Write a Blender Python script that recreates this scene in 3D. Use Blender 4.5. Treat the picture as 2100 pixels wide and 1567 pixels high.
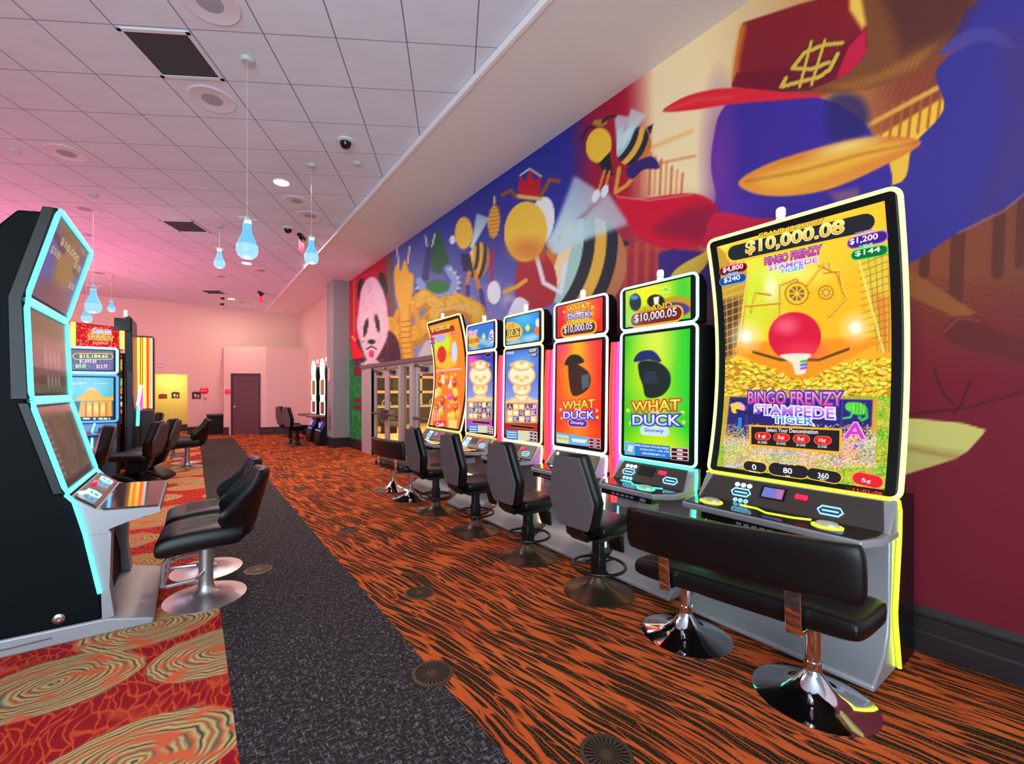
import bpy, bmesh, math, random
import numpy as np
from mathutils import Vector, Matrix
random.seed(7); rng = np.random.default_rng(7)
R = math.radians
SC = bpy.context.scene
for o in list(bpy.data.objects): bpy.data.objects.remove(o)
COL = SC.collection

# ------------------------------------------------------------------ camera, world, lights
F, CX, CY, EH = 900.0, 1002.0, 802.0, 1.55        # focal length and centre in photo pixels, eye height
YAW = math.atan((CX - 396) / F); SN, CS = math.sin(YAW), math.cos(YAW)
cam = bpy.data.cameras.new('camera'); cam.sensor_width = 36; cam.lens = F / 2100 * 36
cam.shift_x = (1050 - CX) / 2100; cam.shift_y = -(783.5 - CY) / 2100
cam.clip_start = .05; cam.clip_end = 100
co = bpy.data.objects.new('camera', cam); COL.objects.link(co)
co.location = (0, 0, EH); co.rotation_euler = (R(90), 0, -YAW); SC.camera = co
SC.view_settings.view_transform = 'Standard'; SC.view_settings.look = 'None'
SC.view_settings.exposure = 0.0; SC.view_settings.gamma = 1; SC.view_settings.use_curve_mapping = False
W = bpy.data.worlds.new('world'); SC.world = W; W.use_nodes = True
W.node_tree.nodes['Background'].inputs[0].default_value = (.66, .78, .95, 1)
W.node_tree.nodes['Background'].inputs[1].default_value = .40

def area(name, loc, target, size, power, col, size_y=None, spread=180):
    l = bpy.data.lights.new(name, 'AREA'); l.energy = power; l.color = col; l.size = size
    l.shape = 'RECTANGLE'; l.size_y = size_y or size; l.spread = R(spread)
    o = bpy.data.objects.new(name, l); COL.objects.link(o); o.location = loc
    o.rotation_euler = (Vector(target) - Vector(loc)).to_track_quat('-Z', 'Y').to_euler()
    return o
def point(name, loc, power, col, r=.1):
    l = bpy.data.lights.new(name, 'POINT'); l.energy = power; l.color = col; l.shadow_soft_size = r
    o = bpy.data.objects.new(name, l); COL.objects.link(o); o.location = loc; return o
area('fill_uplight', (-2.2, -3.0, .6), (.4, 5.5, 4.6), 5, 740, (.58, .86, 1.0))  # unseen fill behind the camera, added to brighten the near ceiling and mural
area('overhead_fill', (-3.0, -2.5, 4.4), (1.5, 4.5, .2), 4, 260, (1.0, .97, .97))  # second off-screen fill, added high behind the camera and aimed at the floor
area('pink_sign_glow', (-3.4, 13.0, .5), (-1.2, 13.8, 4.6), 3.5, 330, (1.0, .20, .40))  # unseen pink uplight, added to tint the far ceiling
area('amber_glow_far', (-4.0, 14.5, 4.4), (1.2, 18.8, 1.0), 2.5, 85, (1.0, .60, .36))
area('aisle_light', (.6, 9.5, 4.5), (.9, 9.6, 0), 3, 200, (1.0, .84, .78), size_y=9)

# ------------------------------------------------------------------ helpers
def lin(c):
    out = []
    for v in c[:3]:
        v = v / 255.0; out.append(v / 12.92 if v <= .04045 else ((v + .055) / 1.055) ** 2.4)
    return tuple(out)
MATS = {}
def mat(name, col, rough=.5, metal=0, spec=.5, emit=None, es=1.0, bump=None, trans=0, alpha=1, coat=0):
    if name in MATS: return MATS[name]
    m = bpy.data.materials.new(name); m.use_nodes = True; b = m.node_tree.nodes['Principled BSDF']
    b.inputs['Base Color'].default_value = (*lin(col), 1); b.inputs['Roughness'].default_value = rough
    b.inputs['Metallic'].default_value = metal; b.inputs['Specular IOR Level'].default_value = spec
    b.inputs['Coat Weight'].default_value = coat
    if trans: b.inputs['Transmission Weight'].default_value = trans; b.inputs['IOR'].default_value = 1.1
    if alpha < 1: b.inputs['Alpha'].default_value = alpha
    if emit:
        b.inputs['Emission Color'].default_value = (*lin(emit), 1); b.inputs['Emission Strength'].default_value = es
    nt = m.node_tree
    if bump:
        n = nt.nodes.new('ShaderNodeTexNoise'); n.inputs['Scale'].default_value = bump[0]; n.inputs['Detail'].default_value = 4
        t = nt.nodes.new('ShaderNodeTexCoord'); nt.links.new(t.outputs['Object'], n.inputs['Vector'])
        u = nt.nodes.new('ShaderNodeBump'); u.inputs['Strength'].default_value = bump[1]; u.inputs['Distance'].default_value = .01
        nt.links.new(n.outputs['Fac'], u.inputs['Height']); nt.links.new(u.outputs[0], b.inputs['Normal'])
    MATS[name] = m; return m
def glow(name, col, s): return mat(name, (10, 10, 10), .4, emit=col, es=s)
def attr_mat(name, emit):
    m = bpy.data.materials.new(name); m.use_nodes = True; nt = m.node_tree; b = nt.nodes['Principled BSDF']
    a = nt.nodes.new('ShaderNodeAttribute'); a.attribute_name = 'Col'
    if emit:
        b.inputs['Base Color'].default_value = (.01, .01, .01, 1); b.inputs['Roughness'].default_value = .15; b.inputs['Specular IOR Level'].default_value = .25
        nt.links.new(a.outputs['Color'], b.inputs['Emission Color']); b.inputs['Emission Strength'].default_value = emit
    else:
        nt.links.new(a.outputs['Color'], b.inputs['Base Color']); b.inputs['Roughness'].default_value = .55
        b.inputs['Specular IOR Level'].default_value = .3
    return m

class MB:
    """collects shapes, then links them as one mesh object"""
    def __init__(s): s.v = []; s.f = []; s.m = []
    def add(s, vs, fs, mi=0):
        b = len(s.v); s.v += [tuple(p) for p in vs]; s.f += [tuple(i + b for i in f) for f in fs]; s.m += [mi] * len(fs); return s
    def box(s, x0, x1, y0, y1, z0, z1, mi=0):
        v = [(x, y, z) for x in (x0, x1) for y in (y0, y1) for z in (z0, z1)]
        return s.add(v, [(0, 1, 3, 2), (4, 6, 7, 5), (0, 4, 5, 1), (2, 3, 7, 6), (0, 2, 6, 4), (1, 5, 7, 3)], mi)
    def prism(s, pts, a, b, axis='x', mi=0):
        n = len(pts)
        def P(p, t): return (t, p[0], p[1]) if axis == 'x' else ((p[0], t, p[1]) if axis == 'y' else (p[0], p[1], t))
        v = [P(p, a) for p in pts] + [P(p, b) for p in pts]
        return s.add(v, [tuple(range(n))[::-1], tuple(range(n, 2 * n))] + [(i, (i + 1) % n, n + (i + 1) % n, n + i) for i in range(n)], mi)
    def lathe(s, prof, c=(0, 0, 0), n=40, mi=0, sx=1, sy=1, caps=True):
        v = []; f = []
        for r, z in prof:
            for k in range(n):
                a = 2 * math.pi * k / n; v.append((c[0] + sx * r * math.cos(a), c[1] + sy * r * math.sin(a), c[2] + z))
        for i in range(len(prof) - 1):
            for k in range(n): k2 = (k + 1) % n; f.append((i * n + k, i * n + k2, (i + 1) * n + k2, (i + 1) * n + k))
        if caps and prof[0][0] > 1e-4: f.append(tuple(range(n))[::-1])
        if caps and prof[-1][0] > 1e-4: f.append(tuple((len(prof) - 1) * n + k for k in range(n)))
        return s.add(v, f, mi)
    def tube(s, path, r, n=8, closed=False, mi=0, flat=1):
        P = [Vector(p) for p in path]; m = len(P); v = []; f = []; up = Vector((0, 0, 1))
        for i, p in enumerate(P):
            a = P[(i - 1) % m] if (closed or i > 0) else p; b = P[(i + 1) % m] if (closed or i < m - 1) else p
            t = (b - a).normalized()
            if i == 0:
                q = up if abs(t.z) < .9 else Vector((1, 0, 0)); nn = (q - t * q.dot(t)).normalized()
            else: nn = (nn - t * nn.dot(t)).normalized()
            bn = t.cross(nn)
            for k in range(n):
                an = 2 * math.pi * k / n; v.append(p + nn * (r * math.cos(an)) + bn * (r * flat * math.sin(an)))
        for i in range(m if closed else m - 1):
            j = (i + 1) % m
            for k in range(n): k2 = (k + 1) % n; f.append((i * n + k, i * n + k2, j * n + k2, j * n + k))
        if not closed: f += [tuple(range(n))[::-1], tuple((m - 1) * n + k for k in range(n))]
        return s.add(v, f, mi)
    def pillow(s, Wf, z0, z1, thick, yc, nu=14, nv=16, e=.35, lay=False, mi=0):
        """cushion with half width Wf(v); yc(u,v) is the middle surface; lay=True lays it flat (v runs along y)"""
        v = []; f = []; st = nu + 1
        for sd in (-1, 1):
            for j in range(nv + 1):
                for i in range(st):
                    tu = math.sin((2 * i / nu - 1) * math.pi / 2); tv = .5 + .5 * math.sin((2 * j / nv - 1) * math.pi / 2)
                    k = max(0, (1 - abs(tu) ** 5)) ** e * max(0, 1 - abs(2 * tv - 1) ** 6) ** e
                    x = tu * Wf(tv); z = z0 + (z1 - z0) * tv; y = yc(tu, tv) + sd * thick / 2 * k
                    v.append((x, z, y) if lay else (x, y, z))
        off = st * (nv + 1)
        for j in range(nv):
            for i in range(nu):
                a = j * st + i; q = (a, a + 1, a + st + 1, a + st); f.append(q if not lay else q[::-1]); q2 = tuple(t + off for t in q)[::-1]; f.append(q2 if not lay else q2[::-1])
        return s.add(v, f, mi)
    def tf(s, M):
        s.v = [tuple(M @ Vector(p)) for p in s.v]; return s

def obj(name, mb, m, parent=None, bevel=0, seg=2, smooth=35, subs=0, weld=False):
    me = bpy.data.meshes.new(name); me.from_pydata(mb.v, [], mb.f)
    for x in (m if isinstance(m, (list, tuple)) else [m]): me.materials.append(x)
    if any(mb.m): me.polygons.foreach_set('material_index', mb.m)
    bm = bmesh.new(); bm.from_mesh(me)
    if weld: bmesh.ops.remove_doubles(bm, verts=bm.verts, dist=1e-5)
    bmesh.ops.recalc_face_normals(bm, faces=bm.faces); bm.to_mesh(me); bm.free()
    if smooth:
        me.polygons.foreach_set('use_smooth', [True] * len(me.polygons)); me.set_sharp_from_angle(angle=R(smooth))
    me.update()
    o = bpy.data.objects.new(name, me); COL.objects.link(o)
    if parent: o.parent = parent
    if bevel:
        b = o.modifiers.new('bevel', 'BEVEL'); b.width = bevel; b.segments = seg; b.limit_method = 'ANGLE'; b.angle_limit = R(40)
    if subs:
        b = o.modifiers.new('subdivision', 'SUBSURF'); b.levels = subs; b.render_levels = subs
    return o
def tag(o, label, cat, group=None):
    o['label'] = label; o['category'] = cat
    if group: o['group'] = group
    return o
def thing(name, label, cat, loc=(0, 0, 0), rz=0, group=None):
    o = bpy.data.objects.new(name, None); COL.objects.link(o); o.location = loc; o.rotation_euler = (0, 0, R(rz)); o.empty_display_size = .1
    return tag(o, label, cat, group)
def struct(name, mb, m, **k):
    o = obj(name, mb, m, **k); o['kind'] = 'structure'; return o
def dup(root, loc, rz, label, group=None):
    r = root.copy(); COL.objects.link(r); r.location = loc; r.rotation_euler = (0, 0, R(rz)); r['label'] = label
    if group: r['group'] = group
    for ch in list(root.children):
        c = ch.copy(); COL.objects.link(c); c.parent = r
        for g in list(ch.children):
            d = g.copy(); COL.objects.link(d); d.parent = c
    return r

# ------------------------------------------------------------------ painting (numpy) for screens and the mural
def hashn(a, b, s=0): 
    v = np.sin(a * 127.1 + b * 311.7 + s * 74.7) * 43758.5453; return v - np.floor(v)
def vnoise(x, y, s=0):
    xi = np.floor(x); yi = np.floor(y); fx = x - xi; fy = y - yi; fx = fx * fx * (3 - 2 * fx); fy = fy * fy * (3 - 2 * fy)
    a = hashn(xi, yi, s); b = hashn(xi + 1, yi, s); c = hashn(xi, yi + 1, s); d = hashn(xi + 1, yi + 1, s)
    return (a * (1 - fx) + b * fx) * (1 - fy) + (c * (1 - fx) + d * fx) * fy
def catmull(p, m=5):
    q = []; n = len(p)
    for k in range(n):
        a, b, c, d = (np.array(p[(k + j) % n], float) for j in (-1, 0, 1, 2))
        for i in range(m):
            t = i / m; v = .5 * (2 * b + (c - a) * t + (2 * a - 5 * b + 4 * c - d) * t * t + (3 * b - a - 3 * c + d) * t ** 3); q.append((v[0], v[1]))
    return q
class Paint:
    """colours (sRGB 0-255) on a set of points whose picture coordinates are X, Y"""
    def __init__(s, X, Y, base): s.X = X; s.Y = Y; s.C = np.tile(np.array(base, float), (len(X), 1))
    def mix(s, idx, a, col):
        col = np.array(col, float); a = a[:, None]
        s.C[idx] = s.C[idx] * (1 - a) + (col * a)
    def grad(s, p0, c0, p1, c1, a=1):
        p0 = np.array(p0, float); d = np.array(p1, float) - p0; t = ((s.X - p0[0]) * d[0] + (s.Y - p0[1]) * d[1]) / d.dot(d)
        t = np.clip(t, 0, 1)[:, None]; s.C = s.C * (1 - a) + a * (np.array(c0) * (1 - t) + np.array(c1) * t)
    def bb(s, x0, x1, y0, y1, pad): return np.nonzero((s.X > x0 - pad) & (s.X < x1 + pad) & (s.Y > y0 - pad) & (s.Y < y1 + pad))[0]
    def ell(s, cx, cy, rx, ry, col, rot=0, soft=1.5, a=1):
        r = max(rx, ry); i = s.bb(cx - r, cx + r, cy - r, cy + r, soft * 2); c, n = math.cos(R(rot)), math.sin(R(rot))
        dx = s.X[i] - cx; dy = s.Y[i] - cy; u = (dx * c + dy * n) / rx; w = (-dx * n + dy * c) / ry
        d = (np.sqrt(u * u + w * w) - 1) * min(rx, ry); s.mix(i, np.clip(.5 - d / soft, 0, 1) * a, col)
    def sd(s, i, pts):
        x = s.X[i]; y = s.Y[i]; ins = np.zeros(len(i), bool); dm = np.full(len(i), 1e9); n = len(pts)
        for k in range(n):
            ax, ay = pts[k]; bx, by = pts[(k + 1) % n]; ex, ey = bx - ax, by - ay; l = ex * ex + ey * ey + 1e-9
            t = np.clip(((x - ax) * ex + (y - ay) * ey) / l, 0, 1); dm = np.minimum(dm, (x - ax - t * ex) ** 2 + (y - ay - t * ey) ** 2)
            if ey != 0: ins ^= ((ay > y) != (by > y)) & (x < ex * (y - ay) / ey + ax)
        return np.where(ins, -1, 1) * np.sqrt(dm)
    def poly(s, pts, col, soft=1.5, a=1, c2=None, smooth=0):
        if smooth:
            pts = catmull(pts)
        xs = [p[0] for p in pts]; ys = [p[1] for p in pts]; i = s.bb(min(xs), max(xs), min(ys), max(ys), soft * 2)
        if not len(i): return
        al = np.clip(.5 - s.sd(i, pts) / soft, 0, 1) * a
        if c2 is None: s.mix(i, al, col)
        else:
            t = np.clip((s.Y[i] - min(ys)) / (max(ys) - min(ys) + 1e-6), 0, 1)[:, None]; s.mix(i, al, np.array(col) * (1 - t) + np.array(c2) * t)
    def line(s, pts, w, col, soft=1.5, a=1):
        xs = [p[0] for p in pts]; ys = [p[1] for p in pts]; i = s.bb(min(xs), max(xs), min(ys), max(ys), w + soft * 2)
        if not len(i): return
        x = s.X[i]; y = s.Y[i]; dm = np.full(len(i), 1e9)
        for k in range(len(pts) - 1):
            ax, ay = pts[k]; bx, by = pts[k + 1]; ex, ey = bx - ax, by - ay; l = ex * ex + ey * ey + 1e-9
            t = np.clip(((x - ax) * ex + (y - ay) * ey) / l, 0, 1); dm = np.minimum(dm, (x - ax - t * ex) ** 2 + (y - ay - t * ey) ** 2)
        s.mix(i, np.clip(.5 - (np.sqrt(dm) - w / 2) / soft, 0, 1) * a, col)
    def lin(s):
        c = np.clip(s.C / 255., 0, 1); return np.where(c <= .04045, c / 12.92, ((c + .055) / 1.055) ** 2.4)

TXT = {}
def text_geo(t, off=0):
    k = (t, off)
    if k in TXT: return TXT[k]
    c = bpy.data.curves.new('t', 'FONT'); c.body = t; c.size = 1; c.offset = off; c.resolution_u = 3; c.fill_mode = 'FRONT'; c.dimensions = '2D'
    o = bpy.data.objects.new('t', c); COL.objects.link(o); dg = bpy.context.evaluated_depsgraph_get(); dg.update()
    me = o.evaluated_get(dg).to_mesh(); v = np.array([p.co[:2] for p in me.vertices]).reshape(-1, 2); f = [tuple(p.vertices) for p in me.polygons]
    o.evaluated_get(dg).to_mesh_clear(); bpy.data.objects.remove(o); bpy.data.curves.remove(c)
    base = TXT.get((t, 0)); bb = (v.min(0), v.max(0)) if base is None else base[2]
    TXT[k] = (v, f, bb); return TXT[k]

class Surf:
    """a picture surface: lx runs right, lz up, depth y = yf(lz), in the frame of a root placed at loc, rz"""
    def __init__(s, loc, rz, x0, x1, z0, z1, yf, n=(60, 90), gx=None, hole=None):
        s.M = Matrix.Translation(loc) @ Matrix.Rotation(R(rz), 4, 'Z'); s.Mi = np.array(s.M.inverted()); s.Mn = np.array(s.M)
        s.x0, s.x1, s.z0, s.z1 = x0, x1, z0, z1; s.yf = yf; s.lay = .0005
        gx = np.linspace(x0, x1, n[0] + 1) if gx is None else gx; n = (len(gx) - 1, n[1]); gz = np.linspace(z0, z1, n[1] + 1); X, Z = np.meshgrid(gx, gz); X = X.ravel(); Z = Z.ravel()
        st = n[0] + 1; a = (np.arange(n[1])[:, None] * st + np.arange(n[0])).ravel()
        
        if hole is not None: a = a[~((X[a] > hole[0]) & (X[a + 1] < hole[1]) & (Z[a] < hole[2]))]
        s.v = [np.stack([X, yf(Z), Z], 1)]; s.f = [list(zip(a, a + 1, a + st + 1, a + st))]; s.cnt = len(X)
        px, py = s.proj(X, Z); s.P = Paint(px, py, (0, 0, 0)); s.cols = []; s.lev = 1
    def proj(s, X, Z, y=None):
        y = s.yf(Z) if y is None else y; w = np.stack([X, y, Z, np.ones_like(X)], 1) @ s.Mn.T
        dz = SN * w[:, 0] + CS * w[:, 1]; dx = CS * w[:, 0] - SN * w[:, 1]; return CX + F * dx / dz, CY - F * (w[:, 2] - EH) / dz
    def inv(s, X, Y):
        """where the sight line through picture point X, Y meets the surface, as lx, lz"""
        u = (X - CX) / F; v = (CY - Y) / F; o = s.Mi @ np.array([0, 0, EH, 1]); d = s.Mi @ np.array([SN + CS * u, CS - SN * u, v, 0]); z = 1.6
        for _ in range(6): t = (float(s.yf(np.array([z]))[0]) - o[1]) / d[1]; z = o[2] + d[2] * t
        return np.array([o[0] + d[0] * t, z])
    def flat(s, pts, faces, col, lev=5):
        """pts: n x 2 local lx, lz; laid just in front of the surface"""
        p = np.array(pts, float)
        s.v.append(np.stack([p[:, 0], s.yf(p[:, 1]) - s.lay * lev, p[:, 1]], 1)); s.f.append([tuple(i + s.cnt for i in f) for f in faces]); s.cnt += len(p)
        c = np.array(col, float)
        if c.ndim == 1: c = np.tile(c, (len(p), 1))
        s.cols.append(c)
    def text(s, t, L, Rr, T, col, out=None, ow=.05, off=.015, c2=None, px=True):
        """t fitted between L and Rr (baseline) with its top at T (above L); c2 shades from bottom (c2) to top"""
        L, Rr, T = [s.inv(*q) if px else np.array(q, float) for q in (L, Rr, T)]
        def put(of, cc, cb=None, lev=7):
            s.tk = getattr(s, 'tk', 0) + 1; lev += s.tk * .12
            text_geo(t, 0); v, f, (lo, hi) = text_geo(t, of); q = (v - lo) / (hi - lo)
            p = L + np.outer(q[:, 0], Rr - L) + np.outer(q[:, 1], T - L); c = np.array(cc, float)
            if cb is not None: k = np.clip(q[:, 1:2], 0, 1); c = np.array(cb, float) * (1 - k) + c * k
            s.flat(p, f, c, lev)
        if out is not None: put(off + ow, out, None, 6)
        put(off, col, c2)
    def shape(s, pts, col, smooth=0, lev=1):
        if smooth:
            pts = catmull(pts)
        p = [s.inv(*q) for q in pts]; s.flat(p, [tuple(range(len(p)))], col, lev)
    def pill(s, L, Rr, h, col, rim=None, rw=.006):
        """a rounded bar between two picture points, h metres high"""
        L = s.inv(*L); Rr = s.inv(*Rr); d = (Rr - L) / np.linalg.norm(Rr - L); n = np.array([-d[1], d[0]])
        def put(r, c, lev):
            p = [Rr + (d * math.cos(a) + n * math.sin(a)) * r for a in np.linspace(-math.pi / 2, math.pi / 2, 9)] + [L + (-d * math.cos(a) - n * math.sin(a)) * r for a in np.linspace(-math.pi / 2, math.pi / 2, 9)]
            s.flat(p, [tuple(range(len(p)))], c, lev)
        if rim is not None: put(h / 2 + rw, rim, 3)
        put(h / 2, col, 4)
    def build(s, name, parent, m):
        V = np.concatenate(s.v); c = np.concatenate([s.P.C] + s.cols) if s.cols else s.P.C; s.P.C = c; c = s.P.lin()
        me = bpy.data.meshes.new(name); me.from_pydata(V.tolist(), [], [f for g in s.f for f in g]); me.materials.append(m)
        at = me.color_attributes.new('Col', 'FLOAT_COLOR', 'POINT'); at.data.foreach_set('color', np.concatenate([c, np.ones((len(c), 1))], 1).ravel().astype(np.float32))
        me.update(); o = bpy.data.objects.new(name, me); COL.objects.link(o); o.parent = parent; return o

# ------------------------------------------------------------------ room materials
class NT:
    def __init__(s, name, rough=.9, spec=.2):
        s.m = bpy.data.materials.new(name); s.m.use_nodes = True; s.t = s.m.node_tree; s.b = s.t.nodes['Principled BSDF']
        s.b.inputs['Roughness'].default_value = rough; s.b.inputs['Specular IOR Level'].default_value = spec
        s.co = s.t.nodes.new('ShaderNodeTexCoord').outputs['Object']
    def n(s, typ, ins=None, **at):
        x = s.t.nodes.new('ShaderNode' + typ)
        for k, v in at.items(): setattr(x, k, v)
        for k, v in (ins or {}).items():
            if hasattr(v, 'is_linked') or isinstance(v, bpy.types.NodeSocket): s.t.links.new(v, x.inputs[k])
            else: x.inputs[k].default_value = v
        return x
    def math(s, op, a, b=0.0, c=0.0): return s.n('Math', {0: a, 1: b, 2: c}, operation=op).outputs[0]
    def mapp(s, v, rot=0, sc=(1, 1, 1), loc=(0, 0, 0)):
        return s.n('Mapping', {'Vector': v, 'Rotation': (0, 0, R(rot)), 'Scale': sc, 'Location': loc}).outputs[0]
    def noise(s, v, scale, det=2, rough=.5): return s.n('TexNoise', {'Vector': v, 'Scale': scale, 'Detail': det, 'Roughness': rough})
    def ramp(s, f, stops, interp='LINEAR'):
        r = s.n('ValToRGB', {'Fac': f}); r.color_ramp.interpolation = interp; e = r.color_ramp.elements
        while len(e) < len(stops): e.new(.5)
        for i, (p, c) in enumerate(stops): e[i].position = p; e[i].color = (*lin(c), 1)
        return r.outputs[0]
    def mixc(s, f, a, b):
        x = s.n('Mix', data_type='RGBA'); 
        for k, v in ((0, f), (6, a), (7, b)):
            if isinstance(v, bpy.types.NodeSocket): s.t.links.new(v, x.inputs[k])
            else: x.inputs[k].default_value = (*lin(v), 1) if isinstance(v, tuple) else v
        return x.outputs[2]
    def out(s, c, bump=None, bs=.3, bd=.01):
        s.t.links.new(c, s.b.inputs['Base Color'])
        if bump is not None:
            u = s.n('Bump', {'Height': bump, 'Strength': bs, 'Distance': bd}); s.t.links.new(u.outputs[0], s.b.inputs['Normal'])
        return s.m
def warp(k, v, scale, amp, det=2):
    nz = k.noise(v, scale, det).outputs['Color']; d = k.n('VectorMath', {0: nz, 1: (.5, .5, .5)}, operation='SUBTRACT').outputs[0]
    d = k.n('VectorMath', {0: d, 1: amp}, operation='MULTIPLY').outputs[0]; return k.n('VectorMath', {0: v, 1: d}, operation='ADD').outputs[0]

# orange strands on dark brown
k = NT('strand_carpet'); v = k.mapp(k.co, rot=-11); v = warp(k, v, .8, (.32, .2, 0), 1); v = warp(k, v, 4, (.03, .06, 0))
vo = k.n('TexVoronoi', {'Vector': k.mapp(v, sc=(22, 1.5, 1)), 'Scale': 1.0, 'Randomness': 1.0}, feature='DISTANCE_TO_EDGE', voronoi_dimensions='2D').outputs['Distance']
nz = k.noise(k.mapp(v, sc=(4, .6, 1)), 2.5, 2).outputs['Fac']; w = k.math('MULTIPLY_ADD', nz, .42, -.095); fz = k.noise(k.co, 260, 2).outputs['Fac']
v2 = k.n('TexVoronoi', {'Vector': k.mapp(v, sc=(38, 2.6, 1), rot=2), 'Scale': 1.0, 'Randomness': 1.0}, feature='DISTANCE_TO_EDGE', voronoi_dimensions='2D').outputs['Distance']
vo = k.math('MINIMUM', vo, k.math('MULTIPLY_ADD', v2, 1.6, .045))
d = k.math('ADD', k.math('SUBTRACT', vo, w), k.math('MULTIPLY_ADD', fz, .16, -.08)); f = k.math('MULTIPLY_ADD', d, 14.0, .5)
orange = k.mixc(k.noise(k.co, 2.2, 2).outputs['Fac'], (190, 62, 26), (236, 118, 54)); spk = k.noise(k.co, 150, 1).outputs['Fac']
dark = k.mixc(k.math('MULTIPLY_ADD', spk, 6, -3.1), (34, 20, 14), (92, 74, 26))
cl = k.n('Clamp', {'Value': f}).outputs[0]; STRAND = k.out(k.mixc(cl, orange, dark), fz, .5, .006)

# rings on red
k = NT('ring_carpet'); v = warp(k, k.co, 2.0, (.10, .10, 0)); v = warp(k, v, 9, (.045, .045, 0))
vs = k.mapp(v, rot=25, sc=(1.15, 1.6, 1)); vo = k.n('TexVoronoi', {'Vector': vs, 'Scale': 1.0, 'Randomness': .55}, voronoi_dimensions='2D')
ds = vo.outputs['Distance']; rg = k.noise(k.mapp(vs, sc=(3, 3, 1)), 1, 2).outputs['Fac']
ph = k.math('FRACT', k.math('ADD', k.math('MULTIPLY', ds, 8.5), k.math('MULTIPLY', rg, 1.3)))
rings = k.ramp(ph, [(0, (226, 200, 140)), (.16, (176, 92, 48)), (.3, (220, 190, 130)), (.44, (92, 104, 90)), (.56, (214, 104, 58)), (.74, (214, 188, 128)), (.86, (44, 34, 34)), (1, (226, 200, 140))])
ln = k.n('TexVoronoi', {'Vector': k.mapp(warp(k, v, 3, (.2, .2, 0)), rot=30, sc=(26, 7, 1)), 'Scale': 1.0}, feature='DISTANCE_TO_EDGE', voronoi_dimensions='2D').outputs['Distance']
red = k.ramp(ln, [(0, (226, 86, 44)), (.06, (214, 66, 38)), (.12, (168, 24, 34)), (1, (150, 16, 32))])
red = k.mixc(k.math('MULTIPLY_ADD', k.noise(k.co, 5, 2).outputs['Fac'], 5, -2.9), red, (222, 88, 50))
rings = k.mixc(k.math('MULTIPLY_ADD', k.noise(vs, 5, 1).outputs['Fac'], 7, -3.6), rings, (228, 106, 66))
fz = k.noise(k.co, 220, 2).outputs['Fac']
msk = k.n('Clamp', {'Value': k.math('MULTIPLY_ADD', ds, 40, -17.4)}).outputs[0]; RING = k.out(k.mixc(msk, rings, red), fz, .5, .006)

# charcoal weave
k = NT('charcoal_carpet'); a = k.noise(k.mapp(k.co, sc=(1, .25, 1)), 105, 3).outputs['Fac']; b_ = k.noise(k.mapp(k.co, sc=(.25, 1, 1)), 105, 3).outputs['Fac']
mx = k.math('MAXIMUM', a, b_); CHAR = k.out(k.ramp(mx, [(.48, (40, 33, 35)), (.58, (62, 54, 57)), (.66, (112, 104, 106)), (.8, (156, 148, 150))]), mx, .6, .006)

# ceiling tiles, 62 cm, turned 29.5 degrees from the walls
k = NT('ceiling_tile', .85, .2); v = k.mapp(k.co, rot=29.5)
sp = k.n('SeparateXYZ', {'Vector': v}); gx = k.math('FRACT', k.math('DIVIDE', k.math('ADD', sp.outputs[0], 65.26), .6175)); gy = k.math('FRACT', k.math('DIVIDE', k.math('ADD', sp.outputs[1], 59.24), .632))
ax = k.math('ABSOLUTE', k.math('SUBTRACT', gx, .5)); ay = k.math('ABSOLUTE', k.math('SUBTRACT', gy, .5))
lx = k.n('Clamp', {'Value': k.math('MULTIPLY_ADD', ax, 160, -78.2)}).outputs[0]; ly = k.n('Clamp', {'Value': k.math('MULTIPLY_ADD', ay, 160, -78.6)}).outputs[0]
l = k.math('MAXIMUM', lx, ly); nz = k.noise(k.mapp(v, sc=(1, 2.4, 1)), 2.2, 4, .6).outputs['Fac']
CEIL = k.out(k.mixc(l, k.mixc(nz, (212, 218, 232), (230, 236, 246)), (112, 112, 132)), k.math('MULTIPLY_ADD', k.noise(v, 90, 3).outputs['Fac'], .15, k.math('MULTIPLY', l, -1.0)), .25, .01)

WALL = mat('wall_paint', (226, 196, 190), .75, bump=(60, .08)); SOFF = mat('soffit_paint', (232, 224, 222), .75)
DARK = mat('dark_skirting', (36, 28, 32), .45); COLM = mat('grey_paint', (150, 146, 150), .7); NICHE = mat('yellow_paint', (222, 204, 116), .8)

# ------------------------------------------------------------------ the setting
BY, MX, RX = 19.0, 3.62, 3.55
m = MB()
def quad(x0, x1, y0, y1, mi, z=0): m.add([(x0, y0, z), (x1, y0, z), (x1, y1, z), (x0, y1, z)], [(0, 1, 2, 3)], mi)
quad(-12, .16, -5, 16.4, 1); quad(.16, 1.1, -5, 16.8, 2); quad(1.1, 4.0, -5, 16.8, 0); quad(-12, .16, 16.4, 16.8, 0); quad(-12, 4.0, 16.8, 22, 0)
struct('floor', m, [STRAND, RING, CHAR], smooth=0)
m = MB(); m.add([(4.0, 5, 0), (14, 5, 0), (14, 23, 0), (4.0, 23, 0)], [(0, 1, 2, 3)])
k = NT('lobby_tile', .35, .5); LT = k.out(k.ramp(k.noise(k.co, 3, 4).outputs['Fac'], [(.3, (196, 150, 90)), (.7, (222, 182, 122))])); struct('floor_lobby', m, LT, smooth=0)
m = MB(); m.box(-12, 3.62, -5, 19.3, 4.66, 4.72); struct('ceiling', m, CEIL, smooth=0)
m = MB(); m.box(2.30, 3.9, -5, 19.3, 4.60, 4.659); struct('ceiling_soffit', m, SOFF, smooth=0)
m = MB(); m.box(2.285, 2.32, -5, 19.0, 4.585, 4.655); struct('trim_1', m, mat('trim_paint', (240, 234, 236), .6), smooth=0)
DY0, DY1, DZ = 6.9, 11.2, 2.18
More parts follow.
